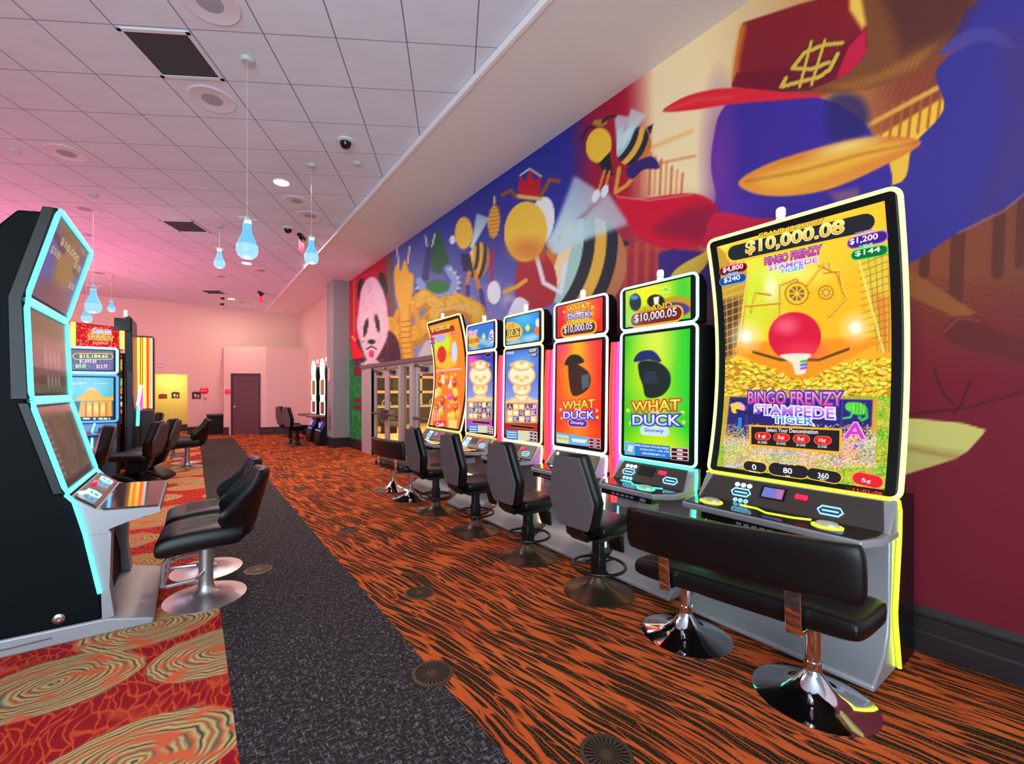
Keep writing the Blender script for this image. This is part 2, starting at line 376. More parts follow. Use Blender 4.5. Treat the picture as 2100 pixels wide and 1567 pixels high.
m = MB(); m.box(MX, 3.85, -2.0, DY0, 0, 4.6); m.box(MX, 3.85, DY1, 13.2, 0, 4.6); m.box(MX, 3.85, DY0, DY1, DZ, 4.6); m.box(RX, 3.85, 13.2, 19.3, 0, 4.6)
struct('wall_right', m, WALL, smooth=0)
m = MB(); m.box(-12, -1.13, BY, BY + .25, 0, 4.66); m.box(-.17, 3.62, BY, BY + .25, 0, 4.66); m.box(-1.13, -.17, BY, BY + .25, 2.15, 4.66)
struct('wall_back', m, WALL, smooth=0)
m = MB(); m.box(-2.2, .4, 20.7, 20.9, 0, 2.6); m.box(-.17, -.05, BY + .2, 20.7, 0, 2.6); m.box(-2.2, -2.0, BY + .2, 20.7, 0, 2.6); m.box(-2.2, .4, BY + .2, 20.9, 2.5, 2.6)
struct('wall_restroom_hall', m, NICHE, smooth=0)
# the angled room box by the back wall
A0, A1, A2 = (.90, 18.08), (2.15, 17.36), (RX, 17.2)
m = MB(); m.prism([A0, A1, A2, (RX, BY), (.90, BY)], 0, 3.12, 'z'); struct('wall_box_room', m, WALL, smooth=0)
m = MB(); m.box(3.17, MX + .02, 12.28, 13.0, 0, 4.6); struct('wall_column', m, COLM, smooth=0)
def skirting(name, path, flip=1, h=.27):
    """moulded skirting along a floor path"""
    prof = [(0, 0), (.03, 0), (.03, h * .42), (.022, h * .46), (.022, h * .78), (.034, h * .82), (.034, h * .88), (.012, h), (0, h)]
    m = MB(); P = [Vector((*p, 0)) for p in path]; n = len(prof); vs = []
    for i, p in enumerate(P):
        d = []
        if i > 0: d.append((p - P[i - 1]).normalized())
        if i < len(P) - 1: d.append((P[i + 1] - p).normalized())
        ns = [Vector((-q.y, q.x, 0)) * flip for q in d]; nn = sum(ns, Vector((0, 0, 0))).normalized(); sc = 1 / max(.3, nn.dot(ns[0]))
        vs += [tuple(p + nn * (a * sc) + Vector((0, 0, z))) for a, z in prof]
    fs = [(i * n + j, i * n + j + 1, (i + 1) * n + j + 1, (i + 1) * n + j) for i in range(len(P) - 1) for j in range(n - 1)] + [tuple(range(n)), tuple((len(P) - 1) * n + j for j in range(n))[::-1]]
    m.add(vs, fs); return struct(name, m, DARK, smooth=30)
skirting('baseboard_right', [(MX, -2), (MX, DY0 - .02)]); skirting('baseboard_column', [(MX, 11.22), (MX, 12.28), (3.17, 12.28), (3.17, 13.0), (RX, 13.0), (RX, 17.2), A1, (1.96, 17.47)])
skirting('baseboard_back', [(1.05, 17.99), A0, (.90, BY), (-.17, BY)]); skirting('baseboard_back_left', [(-1.13, BY), (-12, BY)]); skirting('baseboard_hall', [(-.17, 20.7), (-2, 20.7)])
area('hall_lamp', (-.75, 19.9, 2.4), (-.75, 20.2, 0), .5, 26, (1, .93, .62))
# dark door of the angled room
D = thing('door_4', '', ''); 
for kx in ('label', 'category'): del D[kx]
D['kind'] = 'structure'; u = (Vector((*A1, 0)) - Vector((*A0, 0))).normalized(); pL = Vector((*A0, 0)) + u * .25
D.location = pL; D.rotation_euler = (0, 0, math.atan2(u.y, u.x))
m = MB(); m.box(0, .05, -.03, .02, 0, 2.12); m.box(.95, 1.0, -.03, .02, 0, 2.12); m.box(0, 1.0, -.03, .02, 2.12, 2.17); obj('frame', m, DARK, D, smooth=0)
m = MB(); m.box(.05, .95, -.012, .02, 0.01, 2.12); obj('door_leaf', m, mat('brown_door', (84, 54, 62), .5), D, bevel=.003)
m = MB(); m.lathe([(.026, 0), (.026, .012)], (0, 0, 0), 16); m.tube([(0, 0, .01), (0, 0, .05), (.11, 0, .05)], .009); m.tf(Matrix.Translation((.12, -.012, 1.0)) @ Matrix.Rotation(R(90), 4, 'X')); obj('door_handle', m, mat('satin_steel', (200, 198, 196), .3, 1), D)

# ------------------------------------------------------------------ glazed entrance doors in the mural wall
FR = mat('door_aluminium', (196, 180, 184), .4, .25); GL = mat('door_glass', (230, 236, 236), .02, 0, .5, trans=1.0); BAR = mat('push_bar', (96, 84, 92), .35, .6)
def sroot(name):
    o = bpy.data.objects.new(name, None); COL.objects.link(o); o['kind'] = 'structure'; return o
def leaf(name, y0, y1, bar=True, closer=True, side=-1):
    D = sroot(name); m = MB(); x0, x1 = 3.66, 3.71; z1 = 2.04
    m.box(x0, x1, y0, y0 + .10, .01, z1); m.box(x0, x1, y1 - .10, y1, .01, z1); m.box(x0, x1, y0 + .1, y1 - .1, z1 - .16, z1); m.box(x0, x1, y0 + .1, y1 - .1, .01, .22)
    obj('door_leaf', m, FR, D, smooth=0); m = MB(); m.box(3.682, 3.688, y0 + .1, y1 - .1, .22, z1 - .16); obj('glass', m, GL, D, smooth=0)
    if bar:
        m = MB(); m.tube([(x0, y0 + .06, 1.02), (x0 - .07, y0 + .06, 1.02), (x0 - .07, y1 - .06, 1.02), (x0, y1 - .06, 1.02)], .026); c = y0 + .06 if side < 0 else y1 - .06
        m.box(x0 - .1, x0, c - .05, c + .05, .9, 1.12); obj('push_bar', m, BAR, D)
    if closer:
        m = MB(); c = (y0 + y1) / 2; m.box(x0 - .07, x0, c - .14, c + .06, 1.92, 2.0); m.tube([(x0 - .04, c, 2.0), (x0 - .12, c + .22, 2.03), (x0 - .02, c + .36, 2.09)], .012); obj('door_closer', m, mat('closer', (60, 52, 60), .4, .5), D)
    return D
leaf('door_1', 9.62, 10.43, side=-1); leaf('door_2', 8.79, 9.60, side=1); leaf('door_3', 7.16, 8.02)
m = MB(); m.box(3.60, 3.72, 10.45, 11.2, 0, DZ); m.box(3.58, 3.66, 10.45, 10.55, 0, DZ); m.box(3.60, 3.74, 8.65, 8.77, 0, DZ); m.box(3.60, 3.74, 8.04, 8.20, 0, DZ); m.box(3.62, 3.74, 6.9, 7.14, 0, DZ)
m.box(3.62, 3.74, 6.9, 11.2, 2.06, DZ); m.box(3.63, 3.73, 8.2, 8.65, .0, .32); struct('trim_2', m, FR, smooth=0)
m = MB(); m.box(3.56, 3.70, 6.9, 11.24, DZ - .06, DZ + .02); struct('trim_3', m, mat('header', (120, 88, 96), .5), smooth=0)
m = MB(); m.box(3.682, 3.688, 8.2, 8.65, .32, 2.06); struct('window_1', m, GL, smooth=0)
# the lobby seen through them
CR = mat('lobby_cream', (226, 204, 158), .8); m = MB()
m.box(4.0, 14, 21.8, 22, 0, 4); m.box(13.8, 14, 5, 22, 0, 4); m.box(3.85, 14, 5, 22, 4, 4.1); m.box(3.85, 4.0, 12.9, 22, 0, 4); m.box(3.85, 14, 4.8, 5, 0, 4); struct('wall_lobby', m, CR, smooth=0)
D = sroot('window_2'); m = MB()
for i in range(7):
    x = 6.4 + i * .95; m.box(x - .06, x + .06, 21.66, 21.8, .75, 3.2)
for z in (.75, 1.5, 2.3, 3.2): m.box(6.3, 12.2, 21.66, 21.8, z - .07, z + .07)
obj('window_frame', m, mat('muntin_cream', (240, 226, 180), .6), D, smooth=0)
m = MB(); m.box(6.4, 12.1, 21.76, 21.79, .75, 3.2); obj('window_pane', m, mat('night_glass', (44, 52, 44), .08, 0, .6), D, smooth=0)
area('lobby_lamp', (8.5, 14, 3.9), (8.5, 15, 0), 6, 1900, (1, .84, .58))

# ------------------------------------------------------------------ the mural: plain painted colour forms in place of the picture's figures
uu = np.linspace(712, 2130, 500); uu = (uu - CX) / F; yy = (MX - .012) * (CS - SN * uu) / (SN + CS * uu)
gx = np.unique(np.concatenate([-yy, [-11.21, -6.89]])); gx.sort()
mu = Surf((MX - .012, 0, 0), -90, gx[0], gx[-1], .27, 4.6, lambda z: z * 0, n=(0, 430), gx=gx, hole=(-11.215, -6.885, DZ))
P = mu.P; X, Y = P.X, P.Y
st = [(712, (206, 12, 58)), (792, (178, 16, 58)), (806, (70, 84, 170)), (1000, (42, 48, 150)), (1165, (38, 44, 150)), (1215, (150, 22, 62)), (1285, (176, 20, 50)), (1345, (252, 226, 178)), (1450, (250, 222, 170)), (1560, (226, 190, 140)), (1700, (206, 140, 80)), (1850, (150, 70, 44)), (2130, (120, 60, 40))]
q = X - (Y - 400) * .02 * (X > 900)
for c in range(3): P.C[:, c] = np.interp(q, [a for a, _ in st], [b[c] for _, b in st])
def gradz(x0, x1, y0, y1, col, a=1, soft=30):
    i = P.bb(x0, x1, y0 - 200, 2000, soft); t = np.clip((Y[i] - y0) / (y1 - y0), 0, 1) * np.clip((X[i] - x0) / soft, 0, 1) * np.clip((x1 - X[i]) / soft, 0, 1); P.mix(i, t * a, col)
gradz(800, 1215, 470, 690, (164, 160, 214), .85, 20); gradz(1215, 1480, 380, 520, (168, 44, 66), 1, 50); gradz(1240, 1900, 560, 760, (70, 24, 60), .9, 40); gradz(1790, 2300, 560, 780, (122, 18, 40), 1, 40); gradz(1790, 2300, 760, 1300, (112, 14, 40), 1, 10)
nzv = vnoise(X / 26, Y / 18) * .6 + vnoise(X / 11, Y / 9, 3) * .4
i = np.nonzero((X > 960) & (X < 1110) & (Y > 560))[0]; P.mix(i, np.clip(nzv[i] * 2 - .9, 0, .7) * np.clip((Y[i] - 560) / 60, 0, 1) * np.clip((1110 - X[i]) / 40, 0, 1), (226, 190, 214))
# wooden street in orange strokes
for i in range(9):
    x = 1312 + i * 11; P.line([(x, 300 + i * 7), (x - 3, 398)], 5, (236, 140, 60) if i % 2 else (208, 82, 40), 3, .75)
P.line([(1300, 318), (1420, 268)], 8, (244, 176, 90), 8, .7); P.line([(1300, 345), (1425, 320)], 5, (220, 100, 46), 5, .6)
for i in range(7): P.line([(1262 + i * 22, 500), (1258 + i * 22, 600)], 9, (214, 110, 50), 5, .5)
P.line([(1240, 520), (1420, 500)], 8, (196, 70, 46), 5, .6)
P.poly([(1700, 340), (1950, 190), (2010, 250), (1880, 380), (1790, 400)], (250, 190, 60), 6)
for i in range(11): P.line([(1732 + i * 20, 262 - i * 9), (1722 + i * 20, 352 - i * 10)], 6, (176, 96, 40), 3, .9)
P.line([(1700, 300), (1960, 160)], 10, (232, 160, 70), 4); P.line([(1720, 378), (1940, 262)], 14, (252, 214, 70), 5)
for i in range(12): P.line([(1850, 560 + i * 9), (2130, 610 + i * 15)], 2.4, (92, 40, 34), 2, .7)
for x, w, y0, y1 in ((1895, 22, 430, 560), (1960, 30, 400, 610), (2045, 26, 370, 560), (2090, 20, 380, 540)): P.line([(x + 8, y0), (x, y1)], w, (96, 44, 34), 3, .9)
P.poly([(1850, 545), (1900, 575), (2000, 640), (1980, 660), (1850, 600)], (150, 84, 44), 4); P.poly([(1932, 684), (1960, 650), (2010, 655), (2070, 690), (2130, 700), (2130, 745), (1990, 718)], (104, 34, 34), 6, smooth=1)
P.line([(1935, 682), (1965, 653), (2010, 658)], 4, (150, 60, 50), 4)
for a, b in (((1860, 850), (2110, 800)), ((1915, 760), (1955, 830)), ((1955, 850), (1990, 780))): P.line([a, ((a[0] + b[0]) / 2, (a[1] + b[1]) / 2 + 12), b], 5, (78, 12, 30), 4)
P.poly([(1840, 856), (1905, 861), (1975, 868), (2022, 882), (2015, 892), (1985, 925), (1955, 942), (1840, 978)], (214, 196, 110), 3); P.poly([(1840, 905), (1985, 925), (1955, 942), (1840, 978)], (196, 178, 100), 4); P.line([(1840, 915), (1960, 938)], 10, (170, 110, 60), 10, .6)
# large plain forms: indigo mass, amber wave, brown and red sweeps
P.poly([(1478, 230), (1464, 280), (1458, 340), (1468, 400), (1475, 450), (1620, 470), (1780, 440), (1830, 360), (1760, 240), (1640, 190), (1520, 195)], (62, 42, 148), 3, smooth=2)
P.ell(1476, 340, 26, 120, (128, 52, 156), soft=46, a=.75); P.ell(1500, 430, 50, 30, (96, 44, 150), soft=40, a=.6)
P.poly([(1700, 200), (1760, 196), (1782, 240), (1760, 290), (1700, 280)], (40, 36, 100), 20, .8, smooth=1)
P.poly([(1925, 60), (1990, 12), (2060, -30), (2200, -60), (2200, 340), (2085, 410), (1960, 480), (1850, 545), (1760, 520), (1750, 400), (1850, 372), (1872, 300), (1935, 225), (1918, 150), (1960, 100), (1920, 110)], (58, 48, 138), 3, smooth=2)
P.poly([(1925, 96), (1990, 60), (2050, 62), (2080, 100), (2010, 84), (1950, 112)], (84, 72, 150), 10, .8, smooth=1); P.poly([(2050, 60), (2200, 60), (2200, 330), (2085, 400), (1990, 450), (2060, 260)], (72, 52, 112), 50, .6)
P.line([(1965, 478), (2060, 432), (2112, 388)], 3.5, (150, 100, 120), 5)
P.poly([(1515, 372), (1580, 334), (1690, 300), (1800, 280), (1890, 292), (1800, 346), (1700, 388), (1610, 402), (1545, 396)], (222, 118, 50), 4, smooth=2, c2=(244, 160, 50))
P.poly([(1550, 366), (1650, 330), (1780, 296), (1870, 294), (1780, 330), (1660, 372), (1590, 386)], (250, 186, 60), 16, .85, smooth=1); P.line([(1530, 372), (1640, 352), (1760, 318), (1880, 292)], 5, (176, 84, 40), 8, .6); P.ell(1735, 300, 60, 10, (255, 226, 130), rot=-14, soft=14, a=.8)
P.poly([(1264, 402), (1300, 410), (1370, 400), (1430, 398), (1470, 425), (1455, 470), (1440, 500), (1380, 511), (1320, 495), (1280, 450)], (212, 16, 52), 2, smooth=2); P.poly([(1340, 470), (1420, 425), (1470, 428), (1455, 490), (1400, 490)], (130, 20, 60), 24, .7, smooth=1); P.line([(1264, 403), (1330, 411), (1420, 399)], 2.5, (240, 140, 110), 3)
P.poly([(1470, 436), (1560, 448), (1700, 446), (1740, 470), (1600, 520), (1470, 510), (1440, 506), (1445, 482)], (206, 24, 66), 3, smooth=2); P.poly([(1700, 395), (1760, 386), (1760, 420), (1720, 420)], (180, 110, 110), 12, .6)
P.poly([(1350, 520), (1380, 510), (1460, 520), (1560, 520), (1560, 620), (1420, 780), (1350, 720)], (62, 40, 122), 6); P.poly([(1375, 568), (1395, 545), (1440, 520), (1452, 512), (1450, 540), (1420, 575), (1390, 602), (1372, 606)], (232, 190, 70), 3, smooth=1)
P.poly([(1430, 640), (1470, 580), (1500, 640), (1470, 740)], (150, 110, 80), 20, .6)
P.poly([(1755, -60), (1925, -60), (1980, -20), (1960, 60), (1900, 130), (1800, 178), (1700, 192), (1600, 196), (1740, 110)], (132, 74, 40), 3, smooth=1); P.poly([(1790, -60), (2040, -60), (1960, 70), (1850, 110)], (86, 40, 40), 34, .8); P.poly([(1700, 178), (1800, 150), (1920, 90), (1880, 140), (1760, 186)], (176, 110, 50), 14, .7)
i = P.bb(1740, 1990, -60, 200, 2); P.mix(i, (np.sin((Y[i] + X[i] * .18) * 1.6) > .4) * .12 * (np.abs(P.C[i, 2] - 40) < 16), (60, 30, 20))
P.poly([(1518, 60), (1524, 46), (1640, 8), (1700, -8), (1755, -30), (1765, 20), (1778, 62), (1770, 120), (1700, 170), (1600, 188), (1500, 178), (1508, 120)], (140, 26, 34), 3, c2=(128, 24, 44)); P.line([(1506, 165), (1512, 110), (1524, 55)], 12, (226, 130, 40), 12, .85); P.poly([(1742, -30), (1762, -30), (1776, 50), (1768, 60), (1742, 20)], (250, 200, 80), 10)
P.poly([(1510, 150), (1600, 140), (1700, 118), (1776, 58), (1778, 100), (1740, 150), (1660, 186), (1560, 190), (1500, 178)], (112, 14, 40), 3, .85); P.poly([(1740, 96), (1776, 58), (1776, 110), (1740, 150), (1715, 160)], (206, 24, 66), 4)
P.poly([(1360, 229), (1385, 208), (1430, 190), (1500, 180), (1600, 188), (1700, 196), (1600, 205), (1500, 214), (1420, 226)], (226, 34, 50), 2, smooth=1); P.line([(1370, 224), (1430, 204), (1500, 200)], 6, (240, 80, 70), 8, .7)
G = (224, 180, 70); DG = (70, 36, 30)
for w, c in ((13, DG), (8, G)):
    P.line([(1728, 88), (1690, 92), (1650, 108), (1625, 140), (1664, 142), (1700, 128)], w, c, 1.5); P.line([(1718, 110), (1702, 142), (1680, 158), (1640, 168), (1602, 178), (1612, 160)], w, c, 1.5)
    P.line([(1664, 85), (1640, 178)], w * .75, c, 1.5); P.line([(1692, 82), (1664, 174)], w * .75, c, 1.5)
# striped golden ovals with pale feather shapes
def feather(p0, p1, w, a=.75):
    n = 9
    for i in range(n): t = i / (n - 1) - .5; dx, dy = p1[0] - p0[0], p1[1] - p0[1]; L = math.hypot(dx, dy); P.line([(p0[0], p0[1]), (p1[0] - dy / L * w * t, p1[1] + dx / L * w * t)], w / 5, (200, 228, 236), w / 6, a * .8)
def oval(cx, cy, rx, ry, rot, bands):
    c, s_ = math.cos(R(rot)), math.sin(R(rot)); i = P.bb(cx - rx - ry, cx + rx + ry, cy - rx - ry, cy + rx + ry, 4)
    dx = X[i] - cx; dy = Y[i] - cy; u = (dx * c + dy * s_) / rx; w = (-dx * s_ + dy * c) / ry; d = (np.sqrt(u * u + w * w) - 1) * min(rx, ry)
    al = np.clip(.5 - d / 1.6, 0, 1); t = (u + .25 * w * w + 1) / 2; cols = np.array(bands, float); n = len(bands); q = np.clip(t * n - .5, 0, n - 1.001); kk = q.astype(int); fr = np.clip((q - kk - .5) * rx * 2 / n / 2.2 + .5, 0, 1)[:, None]
    cc = cols[kk] * (1 - fr) + cols[kk + 1] * fr; P.C[i] = P.C[i] * (1 - al[:, None]) + cc * al[:, None]
GO, BK, CM, AM = (238, 178, 70), (38, 40, 54), (250, 222, 176), (216, 120, 50)
P.poly([(1255, 480), (1292, 498), (1262, 525)], (46, 40, 60), 2)
oval(1200, 545, 84, 100, 16, [AM, CM, (170, 210, 205), BK, GO, BK, (196, 120, 80)]); feather((1130, 500), (1205, 385), 60); feather((1140, 510), (1262, 430), 66)
P.poly([(1068, 510), (1105, 505), (1140, 560), (1130, 625), (1060, 620)], (176, 28, 50), 2, smooth=1); P.line([(1100, 525), (1115, 580), (1150, 600), (1160, 540)], 9, (236, 232, 244), 3)
P.ell(1110, 455, 26, 52, (240, 240, 246), rot=10); P.ell(1078, 475, 44, 62, (246, 200, 66), rot=4, soft=2); P.ell(1084, 512, 36, 22, (224, 124, 50), soft=26, a=.8)
P.poly([(1062, 392), (1066, 360), (1078, 372), (1086, 346), (1096, 370), (1110, 362), (1106, 404), (1072, 408)], (196, 20, 44), 2); P.line([(1058, 402), (1108, 408)], 8, (236, 190, 90), 2); P.line([(1066, 360), (1086, 346), (1110, 362)], 3, (244, 226, 180), 2)
P.line([(1058, 404), (1048, 390), (1030, 400)], 7, (150, 84, 30), 3); P.line([(1110, 400), (1128, 368), (1146, 372)], 8, (150, 84, 30), 3)
P.line([(1010, 512), (1006, 622)], 5, (176, 20, 60), 2); P.ell(1013, 455, 12, 34, (232, 168, 60), rot=3); [P.line([(1003, 430 + i * 8), (1024, 426 + i * 8)], 2, (176, 110, 30), 1.5) for i in range(8)]; P.line([(1014, 418), (1014, 404)], 4, (236, 200, 120), 2)
P.line([(1078, 575), (1060, 588), (1035, 598)], 9, (232, 166, 60), 2); P.ell(1013, 600, 14, 24, (236, 236, 248), soft=2); P.poly([(1060, 610), (1085, 625), (1052, 655), (1040, 650)], (230, 230, 244), 2, smooth=1)
oval(982, 535, 22, 38, 10, [CM, GO, BK, GO, BK, (196, 120, 80)]); feather((968, 505), (990, 445), 24); P.ell(951, 478, 18, 33, (246, 196, 66), soft=2); P.poly([(944, 520), (964, 520), (972, 560), (950, 556)], (34, 34, 80), 2)
P.line([(962, 558), (955, 596)], 7, (214, 130, 50), 2); P.line([(974, 556), (984, 600)], 7, (214, 130, 50), 2); P.line([(958, 588), (960, 620)], 9, (42, 48, 140), 2); P.line([(986, 596), (994, 640)], 9, (42, 48, 140), 2); P.ell(928, 492, 6, 9, (236, 236, 246))
oval(1300, 300, 34, 42, 28, [CM, (170, 210, 205), BK, GO, BK, AM]); feather((1268, 300), (1275, 240), 26); feather((1275, 300), (1308, 232), 28); P.poly([(1325, 262), (1340, 254), (1334, 276)], (40, 30, 40), 1.5)
P.ell(1228, 298, 26, 36, (246, 200, 60), rot=8, soft=2); P.ell(1230, 252, 15, 7, (180, 130, 50)); P.line([(1218, 260), (1205, 262), (1192, 286)], 6, (66, 24, 40), 2); P.line([(1236, 250), (1246, 240), (1262, 238)], 6, (60, 30, 30), 2)
P.poly([(1228, 335), (1250, 312), (1258, 360), (1238, 356)], (32, 32, 44), 2); P.line([(1240, 350), (1226, 395)], 5, (220, 140, 50), 2); P.line([(1250, 352), (1240, 390)], 5, (220, 140, 50), 2); P.ell(1222, 402, 7, 14, (232, 236, 246), rot=20); P.ell(1240, 392, 7, 14, (232, 236, 246), rot=20)
P.line([(1270, 345), (1262, 395), (1285, 380), (1310, 350)], 8, (226, 154, 60), 2); P.poly([(1285, 345), (1335, 320), (1352, 345), (1320, 348), (1296, 368)], (54, 34, 110), 2, smooth=1)
# golden and blue coils, green peak, tree trunk
P.line([(798, 530), (800, 600), (808, 660)], 12, (110, 90, 84), 5); P.poly([(884, 530), (890, 482), (900, 474), (910, 500), (922, 550), (890, 560)], (34, 92, 62), 4, smooth=1)
import itertools
def coil(pts, w, c, c2):
    P.line(pts, w, c2, 2); P.line([(a, b - w * .12) for a, b in pts], w * .66, c, 6)
coil([(920, 555), (935, 580), (925, 605), (895, 612), (872, 600), (860, 580)], 26, (136, 164, 226), (66, 84, 168)); P.ell(898, 588, 24, 14, (40, 120, 70), soft=4)
for i in range(14): a = R(-60 + i * 17); P.poly([(898 + 40 * math.cos(a), 582 + 34 * math.sin(a)), (898 + 50 * math.cos(a + .1), 582 + 44 * math.sin(a + .1)), (898 + 40 * math.cos(a + .22), 582 + 34 * math.sin(a + .22))], (236, 200, 190), 1.2)
P.line([(872, 570), (878, 530), (882, 505)], 14, (50, 60, 120), 3); P.line([(876, 505), (872, 484)], 3, (230, 220, 210)); P.line([(886, 505), (892, 480)], 3, (230, 220, 210))
coil([(980, 660), (975, 640), (940, 622), (905, 630), (880, 665), (850, 690), (815, 690), (800, 670)], 42, (236, 184, 60), (206, 140, 40)); coil([(835, 640), (870, 610), (900, 630), (890, 650)], 34, (238, 190, 70), (206, 140, 40))
for i in range(12): x = 872 + i * 9; P.poly([(x, 634 - abs(i - 6) * -2), (x + 9, 618 + abs(i - 6) * 3), (x + 14, 636)], (226, 190, 120), 2, .8)
i = P.bb(800, 990, 600, 760, 2); P.mix(i, np.clip(vnoise(X[i] / 3, Y[i] / 3, 9) * 1.6 - 1.0, 0, .35), (150, 80, 40))
coil([(838, 745), (832, 700), (830, 650), (828, 600)], 26, (240, 186, 64), (224, 140, 44)); [P.line([(824, 660 + i * 11), (842, 658 + i * 11)], 1.6, (170, 84, 40), 1.5) for i in range(8)]
P.poly([(808, 560), (815, 540), (822, 556), (830, 532), (838, 556), (848, 566), (846, 600), (836, 632), (824, 640), (812, 610)], (240, 182, 60), 2, smooth=1); P.line([(818, 548), (814, 510)], 3, (240, 220, 190)); P.line([(836, 540), (840, 506)], 3, (240, 220, 190))
P.line([(815, 640), (800, 690)], 10, (232, 160, 60), 3); P.line([(850, 630), (862, 680)], 10, (232, 160, 60), 3)
P.poly([(855, 735), (872, 700), (900, 690), (905, 740)], (214, 200, 200), 3)
# giant panda, an animal
P.poly([(722, 745), (730, 700), (780, 676), (812, 690), (822, 745), (800, 770), (722, 770)], (74, 30, 54), 3, smooth=1)
P.ell(740, 594, 7.5, 25, (42, 34, 38), rot=4); P.ell(785, 585, 9.5, 28, (42, 34, 38), rot=-8)
P.poly([(735, 640), (742, 590), (760, 568), (778, 580), (792, 620), (796, 680), (784, 715), (766, 742), (752, 738), (738, 700), (732, 670)], (240, 206, 226), 4, smooth=2); i = P.bb(728, 798, 565, 745, 2); P.mix(i, np.clip(vnoise(X[i] / 2, Y[i] / 6, 5) * 1.4 - .9, 0, .3), (200, 150, 176))
P.ell(750, 672, 4.6, 19, (46, 36, 40), rot=10); P.ell(774, 663, 4.6, 19, (46, 36, 40), rot=-10); P.ell(762, 701, 8, 5, (40, 28, 34)); P.line([(752, 716), (762, 710), (772, 716)], 3, (60, 40, 48)); P.ell(762, 726, 6, 8, (220, 70, 120)); P.line([(745, 748), (756, 742), (770, 742), (782, 752)], 9, (226, 196, 214), 3)
# red lantern, green bamboo strip
P.line([(726, 570), (726, 690)], 2, (180, 120, 50)); P.poly([(726, 684), (734, 710), (746, 728), (738, 735), (720, 735), (712, 722), (722, 700)], (236, 16, 50), 2, smooth=1); P.line([(722, 690), (728, 698)], 4, (240, 160, 60)); 
P.poly([(700, 700), (716, 690), (724, 748), (745, 750), (746, 900), (700, 905)], (26, 118, 60), 3); i = P.bb(700, 746, 700, 905, 2); P.mix(i, np.clip(vnoise(X[i] / 2, Y[i] / 7, 6) * 1.8 - .8, 0, .7) * (P.C[i, 1] > 90), (66, 176, 84))
for y0, y1 in ((752, 772), (818, 826), (832, 842)): P.poly([(726, y0), (746, y0 - 2), (746, y1), (726, y1 - 2)], (128, 22, 48), 2)
MUR = attr_mat('mural_print', 0); o = mu.build('mural', None, MUR)
tag(o, 'huge printed mural covering the wall behind the slot machines, blue to red to gold', 'mural')
o.location = (MX - .012, 0, 0); o.rotation_euler = (0, 0, R(-90))

# ------------------------------------------------------------------ slot machine parts
BLK = mat('black_plastic', (9, 9, 12), .38, spec=.3); PNL = mat('brown_black_panel', (58, 48, 44), .3, coat=.3); GREY = mat('silver_cabinet', (158, 156, 162), .42, .35, bump=(300, .05))
DKS = mat('deck_glass', (18, 20, 22), .1); CHR = mat('chrome', (225, 225, 232), .06, 1); BLUE = glow('ice_blue_light', (130, 215, 255), 2.6); WHT = glow('white_light', (255, 255, 255), 2.2)
REDB = glow('red_button_light', (255, 20, 70), 1.8); SCR = attr_mat('lit_screen', 1.05); LEDG = glow('small_lcd', (120, 130, 220), .9)
NEON = {n: glow(n + '_neon', c, s * 1.7) for n, c, s in (('yellow', (232, 255, 30), 2.6), ('mint', (60, 255, 190), 2.4), ('white', (215, 245, 255), 2.4), ('amber', (255, 205, 120), 2.4), ('azure', (110, 205, 255), 2.4), ('cyan', (70, 240, 245), 2.4), ('orange', (255, 120, 30), 2.2), ('red', (255, 40, 40), 1.8), ('violet', (170, 50, 255), 1.8), ('gold', (255, 190, 60), 2.2), ('pink', (255, 150, 200), 2.0), ('blue', (60, 110, 255), 2.0))}
def rr(x0, x1, z0, z1, r, yf, n=5, k=18):
    """rounded rectangle path over a surface"""
    p = []
    for cx, cz, a0 in ((x1 - r, z1 - r, 0), (x0 + r, z1 - r, 90), (x0 + r, z0 + r, 180), (x1 - r, z0 + r, 270)):
        p += [(cx + r * math.cos(R(a0 + 90 * i / n)), cz + r * math.sin(R(a0 + 90 * i / n))) for i in range(n + 1)]
    q = []
    for i in range(len(p)):
        a, b = p[i], p[(i + 1) % len(p)]; m = max(1, int(abs(a[1] - b[1]) / .1)); q += [(a[0] + (b[0] - a[0]) * j / m, a[1] + (b[1] - a[1]) * j / m) for j in range(m)]
    return [(x, yf(z), z) for x, z in q]
def bezel(x0, x1, z0, z1, yf, th, n=16):
    m = MB(); zs = [z0 + (z1 - z0) * i / n for i in range(n + 1)]
    pts = [(yf(z), z) for z in zs] + [(yf(z) + th, z) for z in zs[::-1]]; return m.prism(pts, x0, x1)
def candle(root, x, y, z):
    m = MB(); m.lathe([(.028, 0), (.028, .045), (.022, .05), (.022, .055), (.028, .06), (.028, .1), (.02, .112), (0, .114)], (x, y, z), 20); obj('signal_lamp', m, mat('signal_lamp', (240, 220, 236), .3, emit=(255, 215, 240), es=.8), root)
